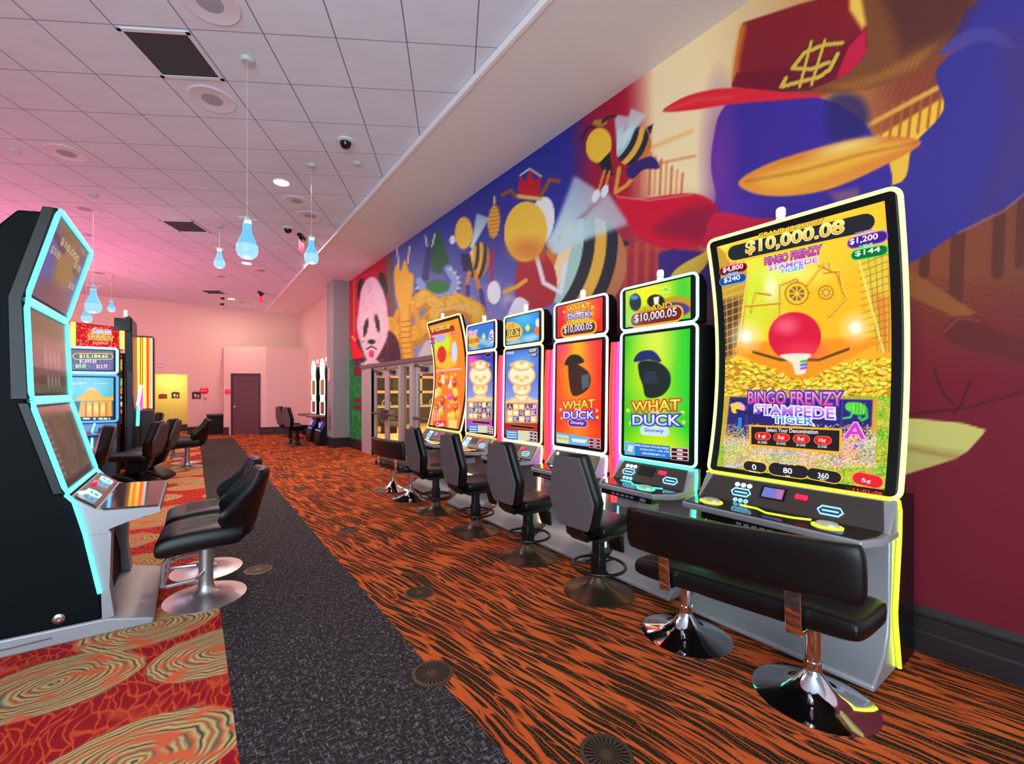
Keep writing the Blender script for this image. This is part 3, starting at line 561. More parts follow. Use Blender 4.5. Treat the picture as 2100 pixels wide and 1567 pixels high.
def deck(root, hw, ch, neon, wide=False, yo=0):
    """lower cabinet, sloping panel and button deck"""
    Q = lambda *p: [(a + yo, b) for a, b in p]
    m = MB(); m.prism(Q((.24, 0.012), (-.33, 0.012), (-.33, .045), (-.27, .075), (-.15, .14), (-.09, .24), (-.065, .40), (-.06, .75), (.24, .75)), -hw + .02, hw - .02); obj('lower_cabinet', m, GREY, root, bevel=.012, seg=3)
    m = MB(); m.box(-hw + .05, hw - .05, -.30 + yo, .2 + yo, 0, .02); obj('base_plate', m, BLK, root, smooth=0)
    m = MB(); m.prism([(-hw, yo), (-hw, -.27 + yo), (-hw + ch, -.405 + yo), (hw - ch, -.405 + yo), (hw, -.27 + yo), (hw, yo)], .748, .79, 'z'); obj('button_deck', m, GREY, root, bevel=.01, seg=3)
    m = MB(); m.prism([(-hw + .03, -.14 + yo), (-hw + .03, -.26 + yo), (-hw + ch + .01, -.385 + yo), (hw - ch - .01, -.385 + yo), (hw - .03, -.26 + yo), (hw - .03, -.14 + yo)], .788, .796, 'z'); obj('deck_glass', m, DKS, root, bevel=.002)
    m = MB(); m.prism(Q((-.14, .785), (-.012, .948), (.06, .948), (.06, .785)), -hw + .005, hw - .005); obj('sloping_panel', m, GREY, root, bevel=.006)
    t = Vector((0, .128, .163)).normalized(); nn = Vector((0, -t.z, t.y)); o0 = Vector((0, -.14 + yo, .785))
    PM = Matrix(((1, 0, 0, 0), (0, t.y, nn.y, o0.y), (0, t.z, nn.z, o0.z), (0, 0, 0, 1)))        # panel frame: x right, y up the slope, z out
    def onp(mb): return mb.tf(PM)
    m = MB(); m.prism([(-hw + .03, .012), (hw - .03, .012), (hw - .06, .192), (-hw + .06, .192)], .001, .006, 'z'); panel = obj('control_panel', onp(m), PNL, root, bevel=.002)
    k = .9 if wide else .8
    def octo(cx, cy, w, h, c): return [(cx - w, cy), (cx - w + c, cy + h), (cx + w - c, cy + h), (cx + w, cy), (cx + w - c, cy - h), (cx - w + c, cy - h)]
    xl, xm, xb, xr = (-.25, -.06, .10, .26) if wide else (-.2, -.04, .11, .2)
    for nm, cx, cy in (('bill_acceptor', xl, .085), ('ticket_printer', xr, .07)):
        m = MB(); pts = octo(cx, cy, .062, .026, .018); m.tube([(a, b, .012) for a, b in pts], .0042, 6, True); m.box(cx - .04, cx + .04, cy - .004, cy + .004, .006, .012); r = obj(nm, onp(m), BLUE, panel)
        m = MB(); m.prism([(a, b) for a, b in pts], .005, .009, 'z'); obj('slot_mouth', onp(m), mat('slot_blue', (40, 70, 96), .2), panel, smooth=0)
    for i in range(3):
        m = MB(); m.lathe([(.0001, .012), (.015, .012), (.016, .006)], (xl - .04 + i * .04, .142, 0), 20); obj('icon_light', onp(m), WHT, panel)
    for i in range(3):
        m = MB(); m.lathe([(.009, .006), (.011, .012), (.013, .012), (.014, .006)], (xl - .02 + i * .034, .026, 0), 18); obj('icon_light', onp(m), BLUE, panel)
    m = MB(); m.box(xm - .075, xm + .075, .075, .165, .004, .009); obj('display_frame', onp(m), BLK, panel, smooth=0)
    if wide:
        s = MB(); s.box(xm - .06, xm + .06, .085, .155, .008, .0105); obj('small_display', onp(s), LEDG, panel, smooth=0)
        s = MB(); s.box(xm + .02, xm + .06, .085, .155, .010, .0112); obj('small_display', onp(s), glow('lcd_pink', (200, 120, 190), .9), panel, smooth=0)
    m = MB(); m.box(xb - .034, xb + .034, .108, .142, .005, .02); obj('attendant_button', onp(m), REDB, panel, bevel=.012, seg=3)
    for bx, by in (((-.36, -.27), (.30, -.27)) if wide else ((.12, -.30),)):
        m = MB(); m.lathe([(.052, .0), (.05, .014), (.042, .024), (.0, .028)], (bx, by + yo, .795), 32, sx=1.15, sy=.8); b = obj('play_button', m, mat('play_button', (196, 190, 170), .3, .3), root)
        m = MB(); m.tube([(bx + .072 * math.cos(a), by + yo + .052 * math.sin(a), .799) for a in np.linspace(0, 2 * math.pi, 28)[:-1]], .0035, 6, True); obj('light_ring', m, neon, b)
    m = MB(); m.tube([(-.2, -.2 + yo, .799), (-.1, -.2 + yo, .799), (-.02, -.26 + yo, .799), (.12, -.24 + yo, .799), (.2, -.2 + yo, .799)], .003, 6); obj('deck_light_line', m, neon, root)
    m = MB(); m.box(-hw * .66, hw * .66, -.395 + yo, -.2 + yo, .71, .75)
    for i in range(5): m.box(-.13 + i * .045, -.1 + i * .045, -.398 + yo, -.393 + yo, .722, .736, 1)
    m.box(.14, .19, -.4 + yo, -.393 + yo, .718, .74, 1); obj('front_strip', m, [BLK, mat('strip_icons', (120, 120, 130), .4)], root, smooth=0)
    m = MB(); m.prism([(-.16, -.18 + yo), (.16, -.18 + yo), (.11, -.36 + yo), (-.11, -.36 + yo)], .62, .71, 'z'); obj('speaker_box', m, GREY, root, bevel=.01)

def curved_cab(name, label, yc, neon, n, edge=None):
    Rt = thing(name, label, 'slot machine', (3.2, yc, 0), -90, 'slot machines along the mural wall'); hw = .54
    yf = lambda z: .135 * np.clip(1 - ((z - 1.8) / .86) ** 2, -.2, 1)
    f1 = lambda z: float(yf(np.array(z)))
    m = bezel(-hw + .01, hw - .01, .955, 2.665, f1, .07); obj('screen_housing', m, BLK, Rt, bevel=.01)
    m = MB(); m.prism([(.2, .75), (.26, 2.3), (.38, 2.3), (.40, .02), (.22, .02)], -hw + .06, hw - .06); obj('rear_housing', m, BLK, Rt, bevel=.01)
    m = MB(); m.tube(rr(-hw, hw, .95, 2.67, .05, lambda z: f1(z) + .008), .013, 8, True); obj('frame_light', m, edge or neon, Rt)
    s = Surf((3.2, yc, 0), -90, -.475, .475, .995, 2.615, lambda z: yf(z) - .003, n)
    deck(Rt, hw, .05, neon, True)
    m = MB(); m.tube([(-hw + .03, -.005, .952), (hw - .03, -.005, .952)], .012); obj('deck_edge_light', m, neon, Rt)
    for sx in (-1, 1):
        m = MB(); m.tube([(sx * (hw - .005), y, z) for y, z in ((0, .95), (.03, .89), (.02, .74), (-.05, .36), (-.045, .30), (.02, .03))], .011); obj('side_light', m, neon, Rt)
        m = MB(); m.prism([(.01, .95), (.04, .89), (.03, .74), (-.035, .34), (.03, .015), (.3, .015), (.3, .95)], sx * (hw - .03), sx * (hw - .005)); obj('side_panel', m, BLK, Rt, smooth=0)
    candle(Rt, -.06, .04, 2.655); s.lay = .0011; return Rt, s

# --- big curved machine nearest the camera
M1, s = curved_cab('slot_machine', 'huge curved yellow screen slot machine in front of the near bench, lit yellow edges', 1.275, NEON['yellow'], (200, 310), glow('lemon_white_neon', (246, 255, 150), 1.9))
P = s.P; X, Y = P.X, P.Y
P.grad((1520, 520), (255, 236, 70), (1780, 720), (252, 176, 24)); P.ell(1560, 610, 70, 70, (214, 236, 50), soft=60, a=.8); P.ell(1583, 592, 14, 26, (250, 255, 220), soft=20); P.ell(1700, 650, 100, 80, (252, 190, 20), soft=80, a=.8); P.ell(1625, 560, 60, 20, (240, 250, 120), soft=30, a=.8)
P.poly([(1466, 500), (1470, 760), (1520, 720), (1535, 560)], (206, 160, 46), 3); P.poly([(1470, 620), (1520, 610), (1515, 720), (1480, 740)], (96, 60, 30), 14)
P.poly([(1755, 520), (1822, 440), (1824, 730), (1800, 720)], (236, 206, 60), 3); P.poly([(1790, 600), (1824, 610), (1824, 730), (1806, 720)], (238, 130, 40), 20, .8)
for i in range(14): P.line([(1468, 560 + i * 14), (1526, 540 + i * 14)], 1.8, (240, 200, 110), 1.5, .8); P.line([(1760 + i, 530 + i * 14), (1824, 505 + i * 15)], 1.6, (150, 96, 20), 1.5, .8)
for i in range(4): P.line([(1476 + i * 13, 600), (1482 + i * 11, 730)], 1.8, (232, 180, 90), 1.5, .8); P.line([(1780 + i * 14, 520), (1800 + i * 8, 720)], 1.8, (150, 110, 30), 1.5, .8)
P.line([(1534, 560), (1512, 722)], 4, (250, 214, 90)); P.line([(1762, 535), (1812, 722)], 4, (250, 230, 110))
OG = (196, 116, 10)
for q in ([(1600, 650), (1600, 585), (1632, 572), (1660, 600)], [(1680, 545), (1715, 560), (1735, 612), (1700, 650)], [(1540, 640), (1550, 600), (1580, 605)], [(1655, 585), (1690, 540)], [(1690, 560), (1720, 556), (1728, 600)], [(1530, 628), (1600, 622)], [(1700, 540), (1704, 556), (1690, 548)]): P.line(q, 4.5, OG, 2, .85); P.line([(a + 1, b - 2) for a, b in q], 2, (255, 226, 90), 1.5)
for cx, cy, r in ((1634, 602, 22), (1694, 600, 13)):
    P.ell(cx, cy, r + 3, r + 2, OG); P.ell(cx, cy, r, r - 1, (250, 206, 40)); P.ell(cx, cy, r * .72, r * .7, (150, 96, 40))
    for a in range(8): P.line([(cx, cy), (cx + r * .8 * math.cos(a * .785), cy + r * .8 * math.sin(a * .785))], 2.5, (252, 214, 60))
P.poly([(1500, 720), (1640, 790), (1810, 700), (1760, 690), (1640, 700), (1520, 700)], (246, 150, 20), 8); P.line([(1545, 722), (1600, 738), (1680, 738), (1740, 716)], 5, (90, 50, 20), 3)
P.ell(1630, 690, 54, 50, (222, 12, 58), soft=2); P.ell(1612, 668, 24, 17, (255, 120, 130), soft=20, a=.7); P.ell(1645, 720, 40, 18, (250, 70, 90), soft=20, a=.6)
P.poly([(1600, 728), (1662, 726), (1652, 742), (1652, 764), (1632, 768), (1624, 746)], (246, 232, 206), 2, smooth=1); [P.line([(1643, 742 + i * 7), (1653, 740 + i * 7)], 5, c) for i, c in enumerate(((70, 190, 90), (70, 120, 220), (180, 70, 200)))]
for gx_, gy_ in ((1530, 690), (1755, 672)): P.ell(gx_, gy_, 24, 24, (255, 240, 190), soft=34, a=.85); P.ell(gx_, gy_, 10, 10, (255, 255, 250), soft=12)
yl = 738 + 42 * np.exp(-((X - 1640) / 70) ** 2); i = np.nonzero((Y > yl) & (Y < 812))[0]; P.C[i] = (206, 140, 20)
for _ in range(620):
    cx = random.uniform(1466, 1824); cy = random.uniform(738 + 42 * math.exp(-((cx - 1640) / 70) ** 2), 815); w = random.uniform(4, 9) * (1 + (cx - 1466) / 900); P.ell(cx, cy + 1, w, w * .5, (150, 88, 12), rot=random.uniform(-25, 25), a=.85); P.ell(cx, cy, w * .9, w * .42, random.choice([(255, 230, 60), (252, 206, 40), (240, 240, 70), (255, 214, 90)]), rot=random.uniform(-25, 25))
i = np.nonzero(Y > 812)[0]; sp = hashn(np.floor(X[i] * .9), np.floor(Y[i] * .9), 4)[:, None]; g = vnoise(X[i] / 22, Y[i] / 12, 2)[:, None]
P.C[i] = np.array((206, 190, 50)) * (1 - g) + np.array((110, 190, 40)) * g; P.C[i] += (sp - .5) * 90
P.poly([(1488, 812), (1800, 816), (1796, 960), (1480, 905)], (216, 166, 50), 3); P.poly([(1497, 814), (1790, 820), (1784, 950), (1488, 893)], (36, 28, 130), 3, c2=(40, 36, 96))
i = P.bb(1484, 1796, 868, 960, 0); t = np.clip((Y[i] - 866) / 40, 0, 1) * .9; c = np.stack([180 + 70 * vnoise(X[i] / 30, Y[i] / 20, 1), 170 + 40 * vnoise(X[i] / 20, Y[i] / 20, 7), 90 + 110 * vnoise(X[i] / 40, Y[i] / 9, 8)], 1) + (hashn(X[i], Y[i])[:, None] - .5) * 110
hh = hashn(np.floor(X[i]), np.floor(Y[i]), 3) < t; P.C[i[hh]] = c[hh]
P.line([(1532, 818), (1530, 900)], 2, (96, 60, 150)); P.line([(1728, 822), (1722, 940)], 2, (96, 60, 150))
P.ell(1513, 834, 16, 10, (250, 180, 190), rot=20); P.ell(1508, 838, 8, 10, (252, 216, 30), rot=20); P.line([(1512, 842), (1538, 849)], 6, (30, 30, 90)); P.line([(1500, 825), (1520, 820), (1532, 828)], 5, (40, 30, 80))
P.ell(1758, 838, 22, 13, (60, 200, 60), rot=14); P.ell(1742, 834, 9, 9, (90, 226, 70)); P.line([(1776, 842), (1778, 856), (1768, 862), (1762, 856)], 6, (60, 190, 80)); P.line([(1748, 846), (1744, 856), (1730, 858)], 4, (80, 210, 110)); [P.line([(1752 + i * 7, 827), (1750 + i * 7, 848)], 1.6, (190, 240, 80)) for i in range(4)]
GOLD, GO2 = (255, 226, 50), (216, 140, 10)
s.pill((1508, 519), (1772, 458), .10, (30, 34, 44), (250, 206, 40), .016)
s.text('GRAND JACKPOT', (1557, 490), (1689, 460), (1557, 480), (255, 220, 70), (120, 70, 10), .06, off=.03); s.text('$10,000.08', (1531, 524), (1730, 482), (1531, 497), (255, 250, 130), (250, 250, 210), .03, c2=(236, 160, 10))
PK, PU, WH, OUT = (250, 60, 110), (150, 60, 226), (255, 255, 255), (70, 40, 170)
s.text('BINGO FRENZY', (1569, 545), (1684, 520), (1569, 530), (255, 130, 170), (90, 50, 190), .08, c2=PK); s.text('STAMPEDE', (1578, 556), (1677, 538), (1578, 546), (206, 150, 255), (240, 230, 255), .08, c2=PU); s.text('TIGER', (1601, 562), (1650, 552), (1601, 554), (80, 150, 220), (230, 245, 255), .08)
s.pill((1752, 498), (1806, 486), .056, (60, 30, 130), (170, 80, 240)); s.text('$1,200', (1744, 504), (1801, 492), (1744, 491), WH, (120, 50, 200)); s.text('MAJOR', (1756, 484), (1792, 476), (1756, 478), (160, 70, 220), (240, 230, 255))
s.pill((1758, 523), (1808, 514), .05, (10, 110, 50), (40, 220, 90)); s.text('$144', (1755, 528), (1806, 518), (1755, 516), (220, 255, 230), (20, 130, 50)); s.text('MINI', (1764, 511), (1789, 505), (1764, 505), (60, 200, 110), (230, 255, 235))
s.pill((1484, 557), (1524, 548), .05, (60, 14, 40), (240, 50, 60)); s.text('$4,800', (1484, 561), (1525, 552), (1484, 550), (255, 235, 240), (220, 30, 60)); s.text('MEGA', (1492, 545), (1513, 541), (1492, 540), (230, 60, 60), (255, 220, 210))
s.pill((1484, 578), (1522, 570), .05, (20, 70, 150), (70, 150, 240)); s.text('$240', (1486, 582), (1519, 575), (1486, 571), WH, (30, 80, 180)); s.text('MINOR', (1491, 567), (1515, 562), (1491, 562), (60, 120, 210), (230, 240, 255))
s.text('BINGO FRENZY', (1536, 827), (1728, 832), (1536, 803), (255, 170, 200), (70, 50, 190), .1, c2=PK); s.text('STAMPEDE', (1550, 849), (1712, 859), (1550, 830), (220, 170, 255), (240, 232, 255), .09, c2=(130, 40, 220)); s.text('TIGER', (1587, 867), (1668, 871), (1587, 853), (120, 190, 240), (240, 250, 255), .09, c2=(40, 90, 190))
s.text('J', (1508, 879), (1522, 880), (1508, 856), (60, 130, 210)); s.text('A', (1733, 898), (1774, 900), (1736, 867), (210, 60, 200), (250, 170, 230))
s.shape([(1536, 871), (1727, 879), (1726, 931), (1536, 915)], (246, 180, 30)); s.shape([(1541, 875), (1722, 883), (1721, 926), (1541, 911)], (24, 18, 26), lev=2)
s.text('Select Your Denomination', (1573, 885), (1679, 890), (1573, 877), (250, 240, 250))
for cx, cy, t_, l_ in ((1564.6, 894.6, '1¢', '50 LINES'), (1603, 897, '2¢', '50 LINES'), (1643.7, 900, '5¢', '30 LINES'), (1687.6, 903, '10¢', '30 LINES')):
    s.pill((cx - 8, cy - .3), (cx + 8, cy + .3), .046, (226, 20, 30), (255, 120, 60), .004); s.text(t_, (cx - 7, cy + 4.4), (cx + 7, cy + 5.2), (cx - 7, cy - 4), WH); s.text(l_, (cx - 9, cy + 14.5), (cx + 10, cy + 15.6), (cx - 9, cy + 9.5), (236, 230, 240))
for a, b, h, t_, tw in (((1535, 955), (1562, 959), .062, '0', 4), ((1668, 971), (1712, 979), .066, '360', 11), ((1590, 961), (1644, 968), .078, '80', 9)):
    s.pill(a, b, h, (26, 22, 34), (246, 200, 40), .006); cx, cy = (a[0] + b[0]) / 2, (a[1] + b[1]) / 2; s.text(t_, (cx - tw, cy + 5), (cx + tw, cy + 7), (cx - tw, cy - 6), WH)
s.text('CREDITS', (1538, 967), (1560, 971), (1538, 964), (255, 240, 200)); s.text('LINES BET 80', (1600, 951), (1634, 955), (1600, 947.5), (255, 240, 200)); s.text('WIN', (1612, 977), (1622, 978), (1612, 974), WH); s.text('BET', (1684, 984), (1696, 986), (1684, 981), WH)
s.pill((1764, 981), (1795, 988), .066, (232, 26, 40), (255, 140, 90), .005); s.text('5¢', (1769, 989), (1787, 993), (1769, 980), WH)
s.build('main_screen', M1, SCR)
b = Surf((3.2, 1.275, 0), -90, .3, .48, .962, .99, lambda z: z * 0 - .004, (2, 2)); b.P.C[:] = (70, 10, 20); b.text('11-01-06', (.34, .967), (.47, .967), (.34, .985), (255, 70, 80), px=False); b.build('serial_display', M1, SCR)
# --- the same cabinet at the far end
M6, s = curved_cab('slot_machine', 'narrow looking curved orange screen slot machine nearest the glass doors', 6.04, NEON['gold'], (70, 150), glow('orange_white_neon', (255, 200, 140), 2.2))
P = s.P; X, Y = P.X, P.Y
P.grad((900, 660), (250, 150, 30), (910, 880), (255, 110, 30)); P.ell(905, 705, 20, 26, (210, 230, 40), soft=10); P.ell(900, 690, 14, 12, (190, 170, 230), soft=3); P.ell(914, 742, 22, 14, (250, 190, 40), soft=6)
P.ell(906, 727, 9, 17, (224, 40, 30)); P.ell(932, 722, 6, 22, (206, 214, 250)); P.ell(888, 733, 5, 14, (236, 226, 210)); P.line([(884, 762), (944, 756)], 3, (255, 190, 200)); P.line([(885, 700), (888, 760)], 8, (236, 70, 30), 5)
for _ in range(46):
    cx, cy = random.uniform(882, 940), random.uniform(770, 862); c = random.choice([(255, 200, 60), (250, 120, 30), (255, 230, 160), (230, 60, 160), (250, 170, 40), (190, 60, 30), (190, 200, 60)]); P.ell(cx, cy, 5, 9, c, soft=2); P.ell(cx - 1, cy - 3, 2.5, 3, (255, 240, 190), soft=2, a=.6)
for i in range(5): P.line([(884 + i * 4, 840), (878 + i * 6, 885)], 1.6, (255, 226, 170)); 
P.poly([(890, 864), (914, 862), (914, 882), (888, 882)], (226, 40, 24), 2); P.poly([(920, 862), (938, 860), (936, 884), (918, 884)], (255, 210, 120), 2)
s.pill((884, 683), (930, 673), .09, (170, 40, 30), (250, 200, 50)); s.text('$10,000.08', (886, 683), (923, 675), (886, 672), (255, 236, 120), (130, 60, 10)); s.text('Cash', (895, 875), (911, 874), (895, 867), WH); s.text('MAJOR', (926, 689), (938, 686), (926, 682), (200, 60, 200)); s.pill((884, 696), (890, 695), .05, (226, 40, 60)); s.pill((885, 704), (891, 703), .05, (40, 110, 210))
s.build('main_screen', M6, SCR)

# --- upright machines with a top box
def tower(label, yc, neon, edge, sl=None, sr=None):
    Rt = thing('slot_machine', label, 'slot machine', (3.2, yc, 0), -90, 'slot machines along the mural wall'); hw = .36; zf = lambda z: -.02 * (2.1 - z) / 1.1
    m = MB(); m.prism([(-.018, .955), (.003, 2.075), (.26, 2.075), (.38, 1.9), (.38, .02), (.22, .02), (.2, .8)], -hw + .01, hw - .01); obj('screen_housing', m, BLK, Rt, bevel=.008)
    m = MB(); m.prism([(.002, 2.088), (.002, 2.462), (.10, 2.462), (.16, 2.40), (.16, 2.088)], -hw + .01, hw - .01); tb = obj('top_box', m, BLK, Rt, bevel=.008)
    m = MB(); m.tube(rr(-hw, hw, .962, 2.072, .045, lambda z: zf(z) + .006), .0115, 8, True); obj('frame_light', m, edge, Rt)
    m = MB(); m.tube(rr(-hw, hw, 2.09, 2.462, .045, lambda z: .006), .0115, 8, True); obj('top_box_light', m, edge, Rt)
    deck(Rt, hw, .10, neon)
    m = MB(); m.tube([(-hw + .02, -.02, .95), (hw - .02, -.02, .95)], .016); obj('deck_edge_light', m, neon, Rt)
    for sx in (-1, 1):
        m = MB(); m.tube([(sx * (hw - .004), y, z) for y, z in ((-.01, .95), (.0, .89), (-.02, .74), (-.045, .42), (-.02, .1))], .0125); obj('side_light', m, neon, Rt)
    m = MB(); m.box(-hw + .03, hw - .03, -.075, -.05, .40, .418); obj('knee_light', m, NEON['amber'], Rt, smooth=0)
    for sx, c in ((-1, sl), (1, sr)):
        if c:
            m = MB(); pr = [(sx * (hw + .045), .055 - .03 * math.sin(math.pi * t), .52 + 1.48 * t) for t in [i / 14 for i in range(15)]]; m.tube(pr, .034, 12); obj('divider_light', m, c, Rt)
    candle(Rt, 0, .06, 2.455)
    n = (84, 150); a = Surf((3.2, yc, 0), -90, -.308, .308, 1.02, 2.035, lambda z: zf(z) - .006, n); t = Surf((3.2, yc, 0), -90, -.308, .308, 2.115, 2.437, lambda z: z * 0 - .002, (84, 60)); return Rt, a, t
def stars(s, pts, r, c=(255, 226, 60)):
    for cx, cy in pts: s.shape([(cx + (r if i % 2 == 0 else r * .45) * math.sin(i * math.pi / 5), cy - (r if i % 2 == 0 else r * .45) * math.cos(i * math.pi / 5)) for i in range(10)], c, lev=3)
def info_bar(s, lo, hi, y0, y1, c):
    """three dark bars in a pale corner box"""
    s.shape([(lo, y0), (hi, y0 + 2), (hi, y1 + 3), (lo, y1)], c, lev=2); h = (y1 - y0) / 3
    for i in range(3): s.shape([(lo + 1.5, y0 + 2 + i * h), (hi - 1.5, y0 + 4 + i * h), (hi - 1.5, y0 + h + 1.5 + i * h), (lo + 1.5, y0 + h - .5 + i * h)], (30, 20, 50), lev=3); s.shape([(lo + (hi - lo) * .35, y0 + 4 + i * h), (lo + (hi - lo) * .68, y0 + 5 + i * h), (lo + (hi - lo) * .68, y0 + h - .5 + i * h), (lo + (hi - lo) * .35, y0 + h - 1.5 + i * h)], (240, 236, 246), lev=4)
REDL, VIOL = NEON['red'], NEON['violet']
# green
Rt, s, t = tower('upright green screen slot machine beside the huge yellow one', 2.255, NEON['mint'], glow('mint_white_neon', (170, 255, 236), 2.2), sl=VIOL)
P = s.P; P.C[:] = (96, 214, 30); P.grad((1282, 0), (50, 200, 20), (1350, 0), (170, 230, 30), .8); P.grad((1350, 0), (0, 0, 0), (1351, 0), (0, 0, 0), 0)
i = np.nonzero(P.X > 1350)[0]; tt = np.clip((P.X[i] - 1350) / 64, 0, 1)[:, None]; P.C[i] = np.array((170, 230, 30)) * (1 - tt) + np.array((30, 206, 40)) * tt
P.ell(1340, 700, 30, 50, (236, 246, 90), soft=50, a=.8); P.ell(1345, 930, 60, 40, (220, 240, 0), soft=50, a=.9); P.ell(1325, 770, 40, 56, (226, 236, 30), soft=40, a=.6)
P.poly([(1300, 742), (1312, 722), (1340, 720), (1356, 742), (1330, 738)], (28, 40, 110), 2, smooth=1); P.poly([(1312, 742), (1348, 742), (1372, 762), (1374, 790), (1356, 812), (1326, 815), (1318, 790), (1310, 765)], (26, 34, 32), 2, smooth=1); P.poly([(1322, 762), (1345, 760), (1350, 785), (1320, 788)], (44, 46, 70), 2)
def wtd(s, L, Rr, top, sub_bg, sub_c, sub, dx=1.0):
    w = Rr[0] - L[0]; s.text('WHAT', L, Rr, top, (255, 250, 90), (226, 40, 30), .09, c2=(160, 220, 30))
    s.text('DUCK', (L[0] + 1, L[1] + 26 * dx), (Rr[0] - 1, Rr[1] + 32 * dx), (L[0] + 1, L[1] + 6 * dx), WH, (60, 60, 190), .10, c2=(190, 210, 250)); s.text('THE', (L[0] + w * .37, L[1] + 3), (L[0] + w * .57, L[1] + 3), (L[0] + w * .37, L[1] - 2), WH, (220, 50, 40), .06)
    if sub: c = L[0] + w * .46; s.pill((c - w * .22, L[1] + 38 * dx), (c + w * .22, L[1] + 40 * dx), .07, sub_bg, (230, 240, 250), .004); s.text(sub, (c - w * .2, L[1] + 42 * dx), (c + w * .2, L[1] + 44.5 * dx), (c - w * .2, L[1] + 33 * dx), sub_c)
wtd(s, (1297, 845), (1395, 841), (1297, 825), (200, 226, 246), (40, 70, 160), 'Snowy'); stars(s, [(1288, 842), (1294, 868), (1400, 846), (1402, 866)], 6)
s.shape([(1281, 906), (1374, 915), (1374, 942), (1281, 932)], (40, 120, 206)); s.shape([(1281, 906), (1302, 908), (1302, 934), (1281, 932)], (110, 180, 226), lev=2); s.shape([(1290, 912), (1300, 914), (1296, 928), (1286, 924)], (200, 230, 240), lev=3)
s.text('MAKE A SPLASH WITH BIG PRIZES!', (1303, 914), (1372, 922), (1303, 910.5), WH); s.text('SATURDAYS, MAY 11 - 12 PM - 10 PM', (1313, 923), (1372, 929), (1313, 919.5), WH); s.text('EARN ENTRIES MAY 4 - 31', (1318, 931), (1364, 936), (1318, 927.5), WH)
info_bar(s, 1376, 1412, 917, 943, (250, 170, 180)); s.shape([(1281, 905), (1290, 906), (1290, 908), (1281, 907)], (200, 220, 240)); s.build('main_screen', Rt, SCR)
P = t.P; P.C[:] = (120, 220, 30); P.ell(1330, 600, 46, 40, (240, 240, 30), soft=50); P.ell(1400, 600, 16, 40, (50, 206, 60), soft=20, a=.7); P.ell(1390, 628, 40, 20, (206, 150, 40), soft=3); P.ell(1385, 634, 30, 14, (70, 60, 150), soft=3)
P.ell(1345, 618, 18, 14, (30, 30, 24), soft=2); P.ell(1303, 620, 12, 18, (26, 44, 60), soft=2); P.ell(1300, 610, 9, 5, (70, 140, 190), soft=2); P.poly([(1340, 610), (1352, 608), (1350, 624), (1342, 626)], (250, 246, 220), 1.5)
t.pill((1304, 656), (1386, 643), .105, (120, 30, 26), (244, 176, 20), .016); t.text('GRAND', (1311, 643), (1378, 630), (1311, 632), (255, 226, 60), (130, 80, 10), .05, c2=(230, 160, 20)); t.text('$10,000.05', (1302, 664), (1388, 650), (1302, 646), (250, 252, 255), (90, 30, 30), .04, c2=(196, 206, 224))
stars(t, [(1366, 594)], 10, (220, 250, 190)); t.pill((1364, 594), (1368, 594), .03, (140, 226, 50)); t.build('top_screen', Rt, SCR)
# red
Rt, s, t = tower('upright red screen slot machine with a gold trimmed top box', 3.1375, NEON['white'], glow('warm_white_neon', (255, 236, 206), 2.3), sl=VIOL, sr=REDL)
P = s.P; P.C[:] = (246, 44, 26); P.ell(1183, 720, 26, 60, (252, 200, 30), soft=40, a=.9); P.ell(1180, 790, 34, 60, (255, 150, 20), soft=40, a=.8); P.ell(1184, 885, 30, 20, (250, 150, 30), soft=30, a=.8); P.ell(1150, 710, 16, 26, (240, 60, 150), soft=30, a=.7); P.ell(1222, 715, 14, 30, (240, 60, 110), soft=30, a=.5)
P.poly([(1158, 748), (1168, 730), (1186, 728), (1198, 742), (1178, 748)], (40, 40, 30), 2, smooth=1); P.poly([(1166, 746), (1182, 746), (1208, 765), (1210, 790), (1196, 806), (1176, 812), (1168, 790)], (66, 34, 26), 2, smooth=1); P.poly([(1192, 770), (1208, 766), (1208, 792), (1194, 800)], (80, 96, 110), 2)
wtd(s, (1155, 840), (1220, 836), (1155, 824), (110, 40, 160), WH, 'Dusty', .72); stars(s, [(1150, 840), (1153, 858), (1224, 842), (1225, 856)], 4.5)
s.shape([(1141, 886), (1207, 897), (1207, 916), (1141, 908)], (110, 180, 220)); s.shape([(1143, 891), (1166, 894), (1166, 910), (1143, 907)], (226, 226, 160), lev=2); s.text('PIECE OF CASH', (1145, 900), (1164, 903), (1145, 895), (60, 110, 170)); s.shape([(1172, 899), (1204, 902), (1200, 909), (1174, 906)], (220, 236, 246), lev=2); info_bar(s, 1208, 1232, 898, 918, (250, 150, 160)); s.build('main_screen', Rt, SCR)
P = t.P; P.C[:] = (236, 36, 40); P.ell(1188, 640, 34, 34, (252, 130, 20), soft=26); P.ell(1188, 645, 22, 26, (255, 206, 50), soft=26, a=.8); P.ell(1150, 640, 9, 30, (226, 30, 70), soft=12, a=.8)
wtd(t, (1164, 641), (1212, 632), (1163, 630), 0, 0, '', .55); t.pill((1160, 679), (1213, 671), .10, (110, 40, 40), (250, 190, 30), .02); t.text('GRAND', (1163, 667), (1209, 660), (1163, 658), (255, 230, 60), (160, 90, 10)); t.text('$10,000.05', (1157, 686), (1215, 677), (1157, 670), WH, (90, 40, 50), .04, c2=(190, 210, 240)); stars(t, [(1157, 640), (1216, 630), (1214, 643)], 3.5); t.build('top_screen', Rt, SCR)
